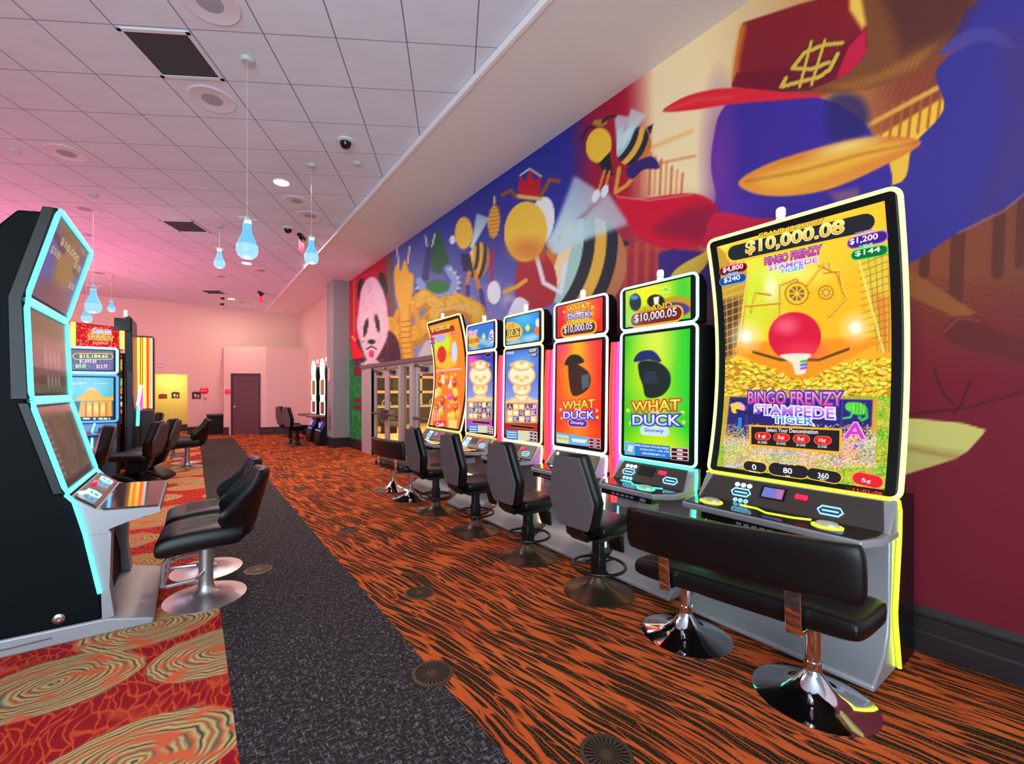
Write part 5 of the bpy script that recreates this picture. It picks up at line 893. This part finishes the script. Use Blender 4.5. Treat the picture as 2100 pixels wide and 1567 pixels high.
def p_main(s):
    v = s.v[0]; P = s.P; P.X, P.Y = v[:, 0] * 100, v[:, 2] * 100; P.C[:] = (216, 10, 24)
    for _ in range(130): P.ell(random.uniform(0, 65), random.uniform(231, 269), .9, .6, (255, 200, 180), soft=.8)
    P.ell(33, 253, 16, 11, (255, 190, 110), soft=8); s.text('Cash Hit', (.22, 2.55), (.50, 2.55), (.22, 2.64), (250, 250, 255), (90, 150, 200), .05, px=False); s.text("SPINNIN'", (.15, 2.43), (.53, 2.43), (.15, 2.53), (255, 236, 130), (190, 60, 20), .06, px=False); s.text('JACKPOT', (.22, 2.36), (.45, 2.36), (.22, 2.40), (255, 220, 200), (200, 60, 40), .04, px=False)
sign_face('sign_face', (-.16, 0), (.38, .37), 2.31, 2.69, p_main)
def p_left(s):
    v = s.v[0]; P = s.P; P.X, P.Y = v[:, 0] * 100, v[:, 2] * 100; P.C[:] = (216, 10, 24); [P.ell(random.uniform(0, 39), random.uniform(231, 269), .9, .6, (255, 200, 180), soft=.8) for _ in range(50)]; s.text('HIT', (.02, 2.42), (.12, 2.42), (.02, 2.54), (255, 226, 130), (200, 80, 20), .05, px=False)
sign_face('side_face', (-.55, .012), (-.24, .012), 2.31, 2.69, p_left)
for x, y, c in ((-.20, -.01, 'gold'), (.39, .36, 'gold')): m = MB(); m.box(x - .03, x + .03, y - .03, y + .03, 2.31, 2.70); obj('light_bar', m, NEON[c], T, bevel=.01)
# edge-on machine with the cyan and pink rim
E_ = thing('slot_machine', 'dark slot machine seen edge on with a small pink and cyan lit rim', 'slot machine', (-.85, 10.55, 0), 90); m = MB(); m.prism([(.0, .0), (.12, .0), (.16, 2.0), (.16, 2.86), (.10, 2.9), (.06, 2.86), (.05, 1.5), (0, .8)], -.42, .42); obj('cabinet', m, BLK, E_, bevel=.01); m = MB(); m.box(-.50, -.42, .08, .30, 2.62, 2.84); obj('speaker_box', m, BLK, E_, bevel=.005)
m = MB(); m.box(-.44, .44, .05, .14, 0, 1.9); obj('side_panel', m, mat('plum_black', (34, 22, 40), .4), E_, bevel=.01)
for nm, z0, z1, c, dx in (('rim_light', 1.28, 1.66, 'pink', 0), ('rim_light', .92, 1.26, 'cyan', -.0)): m = MB(); m.tube([(-.44, -.03 - (.04 if z0 > 1.2 else 0), z1), (-.44, -.02, z0)], .024); obj(nm, m, NEON[c], E_)
m = MB(); m.tube([(-.38, -.075, 1.62), (-.38, -.07, 1.2)], .016); obj('rim_light', m, NEON['violet'], E_); candle(E_, -.45, .15, 2.88)
# column of vertical light bars
V = thing('light_column', 'tall rounded column of vertical orange and gold light bars', 'light column', (-.70, 11.15, 0), 0); m = MB(); m.box(-.24, .04, 0.02, .4, 0, 2.66); obj('case', m, mat('dark_case', (44, 34, 40), .4), V, bevel=.03, seg=3)
m = MB(); m.box(-.24, .05, -.06, .02, 0, 1.18); obj('foot_panel', m, mat('foot_grey', (70, 62, 68), .4), V, bevel=.03)
for x, w, c in ((-.205, .045, 'gold'), (-.155, .02, 'orange'), (-.105, .05, 'gold'), (-.06, .02, 'red'), (-.025, .03, 'orange'), (.008, .014, 'white')): m = MB(); m.box(x - w / 2, x + w / 2, -.012, .03, 1.2, 2.62); obj('light_bar', m, NEON[c], V, bevel=.006)

# ------------------------------------------------------------------ two slender machines beyond the column
def slender(label, y):
    T = thing('slot_machine', label, 'slot machine', (3.12, y, 0), -90, 'slender white lit machines beyond the column'); hw = .30
    m = MB(); m.prism([(0, 0), (-.2, .02), (-.16, .35), (0, .6), (0, 2.2), (.12, 2.3), (.4, 2.3), (.4, 0)], -hw, hw); obj('cabinet', m, BLK, T, bevel=.02)
    for nm, z0, z1, c in (('lower_reel_window', .90, 1.22, (150, 40, 30)), ('reel_window', 1.45, 1.86, (170, 120, 60))):
        m = MB(); m.box(-hw + .06, hw - .06, -.012, .0, z0, z1); obj(nm, m, glow(nm + '_glow', c, .8), T, bevel=.004)
        m = MB(); m.tube(rr(-hw + .03, hw - .03, z0 - .03, z1 + .03, .06, lambda z: -.01), .014, 8, True); obj('frame_light', m, glow('slender_frame', (255, 240, 236), 2.2), T)
    m = MB(); m.lathe([(.0001, -.02), (.2, -.02), (.24, 0), (.24, .02)], (0, 0, 0), 32, sx=1, sy=1.25); m.tf(Matrix.Translation((0, -.01, 2.20)) @ Matrix.Rotation(R(90), 4, 'X')); obj('round_topper', m, glow('topper_white', (226, 250, 255), 1.7), T)
    m = MB(); m.prism([(-hw + .05, 1.88), (hw - .05, 1.88), (hw - .09, 2.02), (.0, 2.1), (-hw + .09, 2.02)], -.02, 0, 'y'); obj('arch_panel', m, glow('arch_white', (255, 236, 250), 1.5), T); m = MB(); m.box(-hw + .05, hw - .05, -.015, 0, 1.25, 1.42); obj('belly_panel', m, glow('belly_white', (240, 230, 255), 1.6), T)
    m = MB(); m.box(-hw, hw, -.42, 0, .80, .86); obj('button_deck', m, mat('pink_deck', (150, 90, 96), .4), T, bevel=.01); m = MB(); m.tube([(-hw + .1, -.05, .62), (0, -.1, .5), (.1, -.05, .66)], .014); m.tube([(-hw + .02, -.14, .42), (hw - .02, -.14, .42)], .012); obj('lower_light', m, glow('indigo_tube', (120, 120, 255), 2.2), T); candle(T, .0, .1, 2.42)
slender('nearer slender slot machine with round white topper beyond the grey column', 13.25); slender('farther slender slot machine with round white topper beyond the grey column', 14.35)

# ------------------------------------------------------------------ ceiling fittings
CZ = 4.66
def puck(name, label, cat, x, y, prof, mm, group=None, part=None):
    T = thing(name, label, cat, (x, y, CZ), 0, group); m = MB(); m.lathe(prof, n=40); obj(part or 'body', m, mm, T); return T
RIM = mat('fitting_white', (222, 216, 224), .5); GRL = mat('speaker_grille', (164, 168, 182), .7, bump=(400, .3))
for x, y, r, l in ((.11, 4.15, .2, 'big round ceiling speaker at the top edge nearest the camera'), (.17, 5.52, .2, 'round grey ceiling speaker below the dark square vent'), (-1.37, 7.83, .2, 'round ceiling speaker with pale ring at far left above the left machine'), (-1.53, 10.05, .2, 'round ceiling speaker just above the top of the left machine'), (1.40, 7.70, .17, 'pale round ceiling speaker just below the bright near downlight'), (1.72, 8.22, .2, 'darker round ceiling speaker above the right hanging bulb'), (1.46, 12.65, .2, 'round ceiling speaker just past the middle downlight'), (.65, 13.9, .2, 'round ceiling speaker left of the middle downlight'), (1.41, 17.6, .2, 'round ceiling speaker nearest the back wall'), (-2.05, 15.3, .25, 'round ceiling speaker above the cluster of three blue bulbs')):
    T = puck('ceiling_speaker', l, 'speaker', x, y, [(r + .025, 0), (r + .025, -.006), (r + .012, -.014), (r, -.010)], RIM, 'round ceiling speakers', 'ring'); m = MB(); m.lathe([(0, -.012), (r, -.008)], n=40); obj('grille', m, GRL, T)
dl = mat('downlight_glow', (255, 240, 200), .5, emit=(255, 226, 160), es=14)
for x, y, l in ((1.09, 7.14, 'near bright warm downlight between the two hanging bulbs'), (1.08, 12.12, 'middle warm downlight behind the biggest blue bulb'), (1.07, 17.1, 'farthest warm downlight beside a small dome camera')):
    T = puck('downlight', l, 'ceiling light', x, y, [(.13, 0), (.13, -.008), (.11, -.014), (.105, -.004)], RIM, 'warm downlights', 'trim_ring'); m = MB(); m.lathe([(0, -.010), (.105, -.008)], n=32); obj('lens', m, dl, T)
    lp = area('downlight_lamp', (x, y, CZ - .03), (x, y, 0), .2, 45, (1, .82, .6))
for x, y, l in ((1.57, 5.51, 'nearest black dome camera on the right side of the ceiling'), (1.50, 9.08, 'black dome camera above the first red exit sign'), (.81, 16.9, 'black dome camera left of the farthest downlight'), (.85, 18.05, 'farthest black dome camera by the back wall')):
    T = puck('dome_camera', l, 'camera', x, y, [(.10, 0), (.10, -.02), (.07, -.03)], RIM, 'dome cameras', 'mount'); m = MB(); m.lathe([(.07, -.025), (.066, -.06), (.045, -.09), (0, -.10)], n=24); obj('dome', m, mat('dome_black', (14, 14, 20), .08), T)
for x, y, l in ((1.86, 5.97, 'small white smoke detector near the nearest dome camera'), (-1.92, 8.12, 'small white smoke detector at the far left edge of the ceiling'), (-1.99, 16.8, 'small round detector above the red topper sign')):
    puck('smoke_detector', l, 'smoke detector', x, y, [(.06, 0), (.06, -.015), (.045, -.03), (0, -.032)], mat('detector_white', (206, 200, 210), .5), 'smoke detectors')
for x, y, l in ((2.95, 10.84, 'tiny sprinkler in the soffit left of the column top'), (2.91, 18.0, 'tiny sprinkler in the soffit by the back wall')):
    T = thing('sprinkler', l, 'sprinkler', (x, y, 4.60), 0, 'soffit sprinklers'); m = MB(); m.lathe([(.035, 0), (.035, -.006), (.012, -.01)], n=20); obj('escutcheon', m, RIM, T); m = MB(); m.lathe([(.01, -.008), (.01, -.03), (.022, -.034), (0, -.036)], n=16); obj('head', m, SLV, T)
a = R(29.5); g = Vector((math.sin(a), math.cos(a))); p_ = Vector((math.cos(a), -math.sin(a)))
def cell(x, y):
    u = x * p_.x + y * p_.y; v = x * g.x + y * g.y; u = (math.floor((u + 65.26) / .6175) + .5) * .6175 - 65.26; v = (math.floor((v + 59.24) / .632) + .5) * .632 - 59.24; return p_ * u + g * v
for x, y, l in ((-.19, 4.95, 'large dark square ceiling vent nearest the camera'), (-.16, 9.95, 'dark square ceiling vent in the middle of the ceiling'), (.43, 16.0, 'farthest dark square ceiling vent')):
    c = cell(x, y); T = thing('ceiling_vent', l, 'vent', (c.x, c.y, CZ), -29.5, 'square ceiling vents'); h = .30; m = MB()
    for q in ((-h, h, -h, -h + .035), (-h, h, h - .035, h), (-h, -h + .035, -h, h), (h - .035, h, -h, h)): m.box(*q, -.014, .002)
    obj('frame', m, mat('vent_frame', (222, 226, 232), .4), T, smooth=0); m = MB(); m.box(-h + .03, h - .03, -h + .03, h - .03, -.006, .0); obj('mesh_panel', m, mat('vent_mesh', (52, 60, 66), .7, bump=(500, .4)), T, smooth=0)
# hanging bulbs
GLS = mat('bulb_glass', (205, 235, 255), .03, trans=.9); BUL = glow('blue_bulb', (110, 198, 252), 1.1); BUL2 = glow('pale_blue_bulb', (160, 214, 255), 1.15)
for x, y, zt, k_, l in ((.42, 4.67, 3.17, 1, 'biggest hanging blue glass bulb, nearest the camera'), (1.35, 6.37, 3.68, 1, 'hanging blue glass bulb beside the soffit and the exit sign'), (.41, 9.68, 4.24, 1, 'small hanging blue bulb left of the biggest one'), (-1.31, 9.25, 3.22, 1.15, 'largest bulb of the far left trio above the red sign'), (-1.75, 11.67, 3.27, .95, 'left bulb of the far left trio of blue bulbs'), (-1.85, 15.7, 4.07, .95, 'right bulb of the far left trio of blue bulbs')):
    T = thing('pendant_bulb', l, 'pendant light', (x, y, zt), 0, 'blue glass bulb pendants'); q = lambda pr: [(r * k_, (z - .0) * k_) for r, z in pr]
    outl = [(.036, -.06), (.035, -.10), (.045, -.15), (.070, -.21), (.088, -.27), (.090, -.31), (.080, -.345), (.055, -.372), (.0, -.385)]
    m = MB(); m.lathe(q(outl), n=36); obj('bulb', m, BUL, T)
    m = MB(); m.lathe(q([(0, -.255), (.0905, -.255), (.0918, -.31), (.082, -.347), (.056, -.375), (0, -.388)]), n=36); obj('liquid', m, BUL2, T)
    m = MB(); m.lathe(q([(.044, .0), (.040, -.02), (.036, -.06)]), n=28); obj('neck', m, GLS, T); m = MB(); m.lathe(q([(.0, -.055), (.03, -.055), (.031, -.12), (.0, -.13)]), n=20); obj('lamp_tube', m, WHT, T)
    m = MB(); m.lathe(q([(.03, -.012), (.03, .004), (0, .006)]), n=20); m.tube([(-.075 * k_, 0, .0), (.075 * k_, .01, .0)], .003); obj('hanger', m, mat('bulb_cap', (236, 226, 206), .4), T)
    m = MB(); m.tube([(0, 0, 0), (0, 0, CZ - zt)], .0022, 5); obj('cord', m, mat('cord_clear', (206, 206, 214), .4), T); m = MB(); m.lathe([(.06, CZ - zt), (.06, CZ - zt - .02), (.05, CZ - zt - .035), (0, CZ - zt - .037)], n=28); obj('canopy', m, mat('canopy_grey', (190, 196, 198), .4), T)
    point('bulb_lamp', (x, y, zt - .46 * k_), 7, (.55, .8, 1.0), .06)
# exit signs
for x, y, l in ((1.80, 9.38, 'red edge lit exit sign hanging beside the soffit behind the right bulb'), (1.77, 15.5, 'far red edge lit exit sign near the soffit corner')):
    T = thing('exit_sign', l, 'exit sign', (x, y, CZ), 62, 'hanging exit signs'); m = MB(); m.box(-.16, .16, -.035, .035, -.05, 0); m.box(-.04, .04, -.03, .03, -.12, -.05); obj('mount', m, BLK, T, smooth=0)
    m = MB(); m.box(-.15, .15, -.006, .006, -.33, -.12); obj('sign_plate', m, mat('exit_plate', (255, 130, 160), .2, emit=(255, 40, 90), es=.75), T, bevel=.003)
    for sg in (-1, 1):
        v, f, (lo, hi) = text_geo('EXIT', .03); q = (v - lo) / (hi - lo); m = MB(); m.add([((t[0] - .5) * .24 * -sg * -1 if sg < 0 else (t[0] - .5) * -.24, sg * .0075, -.30 + t[1] * .14) for t in q], f); obj('exit_lettering', m, glow('exit_letters', (255, 10, 40), 1.6), T, smooth=0)
# ------------------------------------------------------------------ floor grates
GRM = mat('grate_bronze', (92, 76, 60), .45, .6)
GP = None
for x, y, l in ((1.46, 1.27, 'round floor grate at the bottom edge of the photo nearest the camera'), (1.09, 2.17, 'round bronze floor grate on the edge of the charcoal runner'), (1.44, 3.09, 'round bronze floor grate in the orange carpet opposite the nearest stool'), (.47, 4.27, 'round floor grate in the charcoal runner beside the nearest winged chair'), (1.44, 4.93, 'small looking floor grate in the orange carpet opposite the third stool'), (1.40, 7.45, 'distant floor grate in the orange carpet near the far bench'), (1.44, 8.7, 'farthest floor grate in the orange carpet')):
    if GP is None:
        T = thing('floor_grate', l, 'floor grate', (x, y, 0), 0, 'round floor grates'); GP = T; m = MB(); m.lathe([(.112, 0), (.112, .004), (.095, .006), (.095, .0015)], n=48, caps=False); m.lathe([(0, .006), (.022, .006), (.03, .003)], n=24, caps=False)
        for i in range(26):
            a = 2 * math.pi * i / 26; c, s_ = math.cos(a), math.sin(a); w0, w1 = .0016, .0058; m.add([(c * .022 - s_ * w0, s_ * .022 + c * w0, .0055), (c * .022 + s_ * w0, s_ * .022 - c * w0, .0055), (c * .097 + s_ * w1, s_ * .097 - c * w1, .0055), (c * .097 - s_ * w1, s_ * .097 + c * w1, .0055)], [(0, 1, 2, 3)])
        obj('grille', m, GRM, T, smooth=0); m = MB(); m.lathe([(0, .0015), (.1, .0015), (.1, 0)], n=40); obj('well', m, mat('grate_well', (26, 20, 20), .8), T, smooth=0)
    else: dup(GP, (x, y, 0), random.uniform(0, 90), l)
# ------------------------------------------------------------------ wall fittings at the back
def plate(name, label, cat, x, y, z, w, h, mm, art=None, round_=False, group=None):
    T = thing(name, label, cat, (x, y, z), 0, group); m = MB()
    if round_: m.lathe([(w / 2, 0), (w / 2, .012), (w / 2 - .01, .018), (0, .018)], n=40, sy=h / w); m.tf(Matrix.Rotation(R(90), 4, 'X'))
    else: m.prism([(-w / 2, -h / 2), (w / 2, -h / 2), (w / 2, h / 2 - .03), (0, h / 2), (-w / 2, h / 2 - .03)], -.015, 0, 'y')
    obj('plate', m, mm, T, bevel=.004)
    if art: m = MB(); art(m); obj('symbol', m, mat('sign_white', (250, 240, 236), .6), T, smooth=0)
    return T
def wc(m):
    for cx, k_ in ((-.03, 1), (.06, .55)): m.lathe([(0, 0), (.022 * k_, 0)], (cx, 0, 0), 14); m.v = m.v
    m.tf(Matrix.Translation((0, -.019, .06)) @ Matrix.Rotation(R(90), 4, 'X'))
    m.prism([(-.05, -.06), (-.01, -.06), (.0, .03), (-.03, .04), (-.06, .03)], -.020, -.017, 'y'); m.prism([(.045, -.07), (.075, -.07), (.08, -.0), (.06, .01), (.04, .0)], -.020, -.017, 'y'); m.box(-.04, .04, -.02, -.017, -.11, -.10)
BRN = mat('sign_brown', (74, 30, 36), .5)
plate('restroom_sign', 'brown restroom sign on the pink wall right of the yellow opening', 'sign', .10, BY, 1.40, .27, .27, BRN, wc)
plate('restroom_sign', 'brown restroom sign with white figure on the yellow wall inside the opening', 'sign', -.56, 20.7, 1.40, .25, .25, BRN, wc)
T = plate('wall_notice', 'small reddish brown notice left of the restroom sign in the yellow opening', 'sign', -.95, 20.7, 1.36, .26, .18, mat('notice_brown', (130, 44, 46), .5))
def arc(m): m.tube([(.055 * math.cos(R(a)), -.022, .05 + .05 * math.sin(R(a))) for a in range(0, 181, 20)], .013, 6); m.box(-.09, .09, -.022, -.018, -.02, -.008)
plate('round_sign', 'bright red oval sign with white arch mark above the wall switch', 'sign', .33, BY, 1.57, .28, .26, mat('sign_red', (240, 10, 60), .4), arc, True)
cu = u * .13; T = plate('round_sign', 'round pink sign on the angled wall left of the brown door', 'sign', A0[0] + cu.x, A0[1] + cu.y, 1.53, .2, .2, mat('sign_pink', (250, 60, 120), .4), None, True); T.rotation_euler = (0, 0, math.atan2(u.y, u.x))
T = thing('wall_switch', 'small grey double wall switch below the red oval sign', 'switch', (.36, BY, 1.27)); m = MB(); m.box(-.04, .04, -.01, 0, -.06, .06); obj('plate', m, mat('switch_grey', (170, 130, 116), .5), T, bevel=.003); m = MB(); m.box(-.015, .015, -.016, -.008, .01, .04); obj('toggle', m, RIM, T); m = MB(); m.box(-.015, .015, -.016, -.008, -.04, -.01); obj('toggle', m, RIM, T)
T = thing('thermostat', 'small white wall box high above the yellow opening', 'wall box', (-.93, BY, 2.47)); m = MB(); m.box(-.07, .07, -.04, 0, -.09, .09); obj('case', m, RIM, T, bevel=.01); m = MB(); m.box(-.04, .04, -.044, -.038, -.02, .05); obj('cover_window', m, mat('window_grey', (180, 170, 176), .3), T)
T = thing('trash_bin', 'black square trash bin standing against the back wall', 'trash bin', (.66, 18.6, 0)); m = MB(); m.prism([(-.22, 0), (.22, 0), (.25, .62), (-.25, .62)], -.2, .2, 'y'); obj('body', m, BLK, T, bevel=.02); m = MB(); m.box(-.27, .27, -.22, .22, .62, .72); obj('lid', m, mat('bin_lid', (24, 20, 24), .3), T, bevel=.03, seg=3)
# fittings on the narrow side of the column
T = thing('access_panel', 'tall narrow grey panel low on the side of the column', 'panel', (3.17, 12.65, .78)); m = MB(); m.box(-.015, 0, -.13, .13, -.32, .32); obj('door', m, mat('panel_grey', (130, 110, 116), .45), T, bevel=.004); m = MB(); m.box(-.02, -.012, -.10, -.08, -.05, .05); obj('latch', m, GSTL, T)
T = thing('wall_frame', 'small pale framed rectangle on the side of the column above head height', 'frame', (3.17, 12.7, 2.02)); m = MB()
for q in ((-.11, .11, -.2, -.185), (-.11, .11, .185, .2), (-.11, -.095, -.2, .2), (.095, .11, -.2, .2)): m.box(-.015, 0, *q)
obj('frame', m, mat('frame_pink', (214, 150, 156), .5), T, smooth=0); m = MB(); m.box(-.006, 0, -.1, .1, -.19, .19); obj('panel', m, WALL, T, smooth=0)
# lobby counter and chairs behind the glass
T = thing('lobby_counter', 'long dark counter in the lobby behind the glass doors', 'counter', (8.6, 19.6, 0)); m = MB(); m.box(-2.2, 2.6, -.3, .3, 0, .78); obj('front', m, mat('counter_dark', (52, 38, 36), .5), T, smooth=0); m = MB(); m.box(-2.25, 2.65, -.35, .35, .78, .84); obj('counter_top', m, mat('counter_top', (196, 186, 150), .3), T, bevel=.01)
SC1 = None
for i in range(5):
    x = 7.0 + i * .85; l = ('first', 'second', 'third', 'fourth', 'fifth')[i] + ' pale lobby chair back from the left above the dark counter'
    if SC1 is None:
        T = SC1 = thing('lobby_chair', l, 'chair', (x, 20.4, 0), 0, 'pale lobby chairs'); c = mat('lobby_chair_cream', (220, 200, 170), .6); m = MB(); m.box(-.22, .22, -.22, .22, .44, .5); obj('seat', m, c, T, bevel=.02); m = MB(); m.tube([(-.2, .2, .5), (-.2, .22, 1.0), (-.12, .22, 1.1), (.12, .22, 1.1), (.2, .22, 1.0), (.2, .2, .5)], .03); obj('backrest', m, c, T)
        for ax, ay in ((-.19, -.19), (.19, -.19), (-.19, .19), (.19, .19)): m = MB(); m.box(ax - .02, ax + .02, ay - .02, ay + .02, 0, .44); obj('leg', m, c, T, smooth=0)
    else: dup(SC1, (x, 20.4, 0), 0, l)
for x, l in ((5.2, 'left dark lounge chair behind the glass doors'), (6.0, 'right dark lounge chair behind the glass doors')):
    T = thing('lounge_chair', l, 'chair', (x, 15.5, 0)); m = MB(); m.box(-.3, .3, -.3, .3, .25, .42); obj('seat', m, mat('lounge_dark', (60, 50, 46), .6), T, bevel=.03); m = MB(); m.box(-.3, .3, .22, .32, .42, .8); obj('backrest', m, MATS['lounge_dark'], T, bevel=.03); m = MB(); m.box(-.22, .22, -.22, .22, 0, .25); obj('base', m, BLK, T, smooth=0)
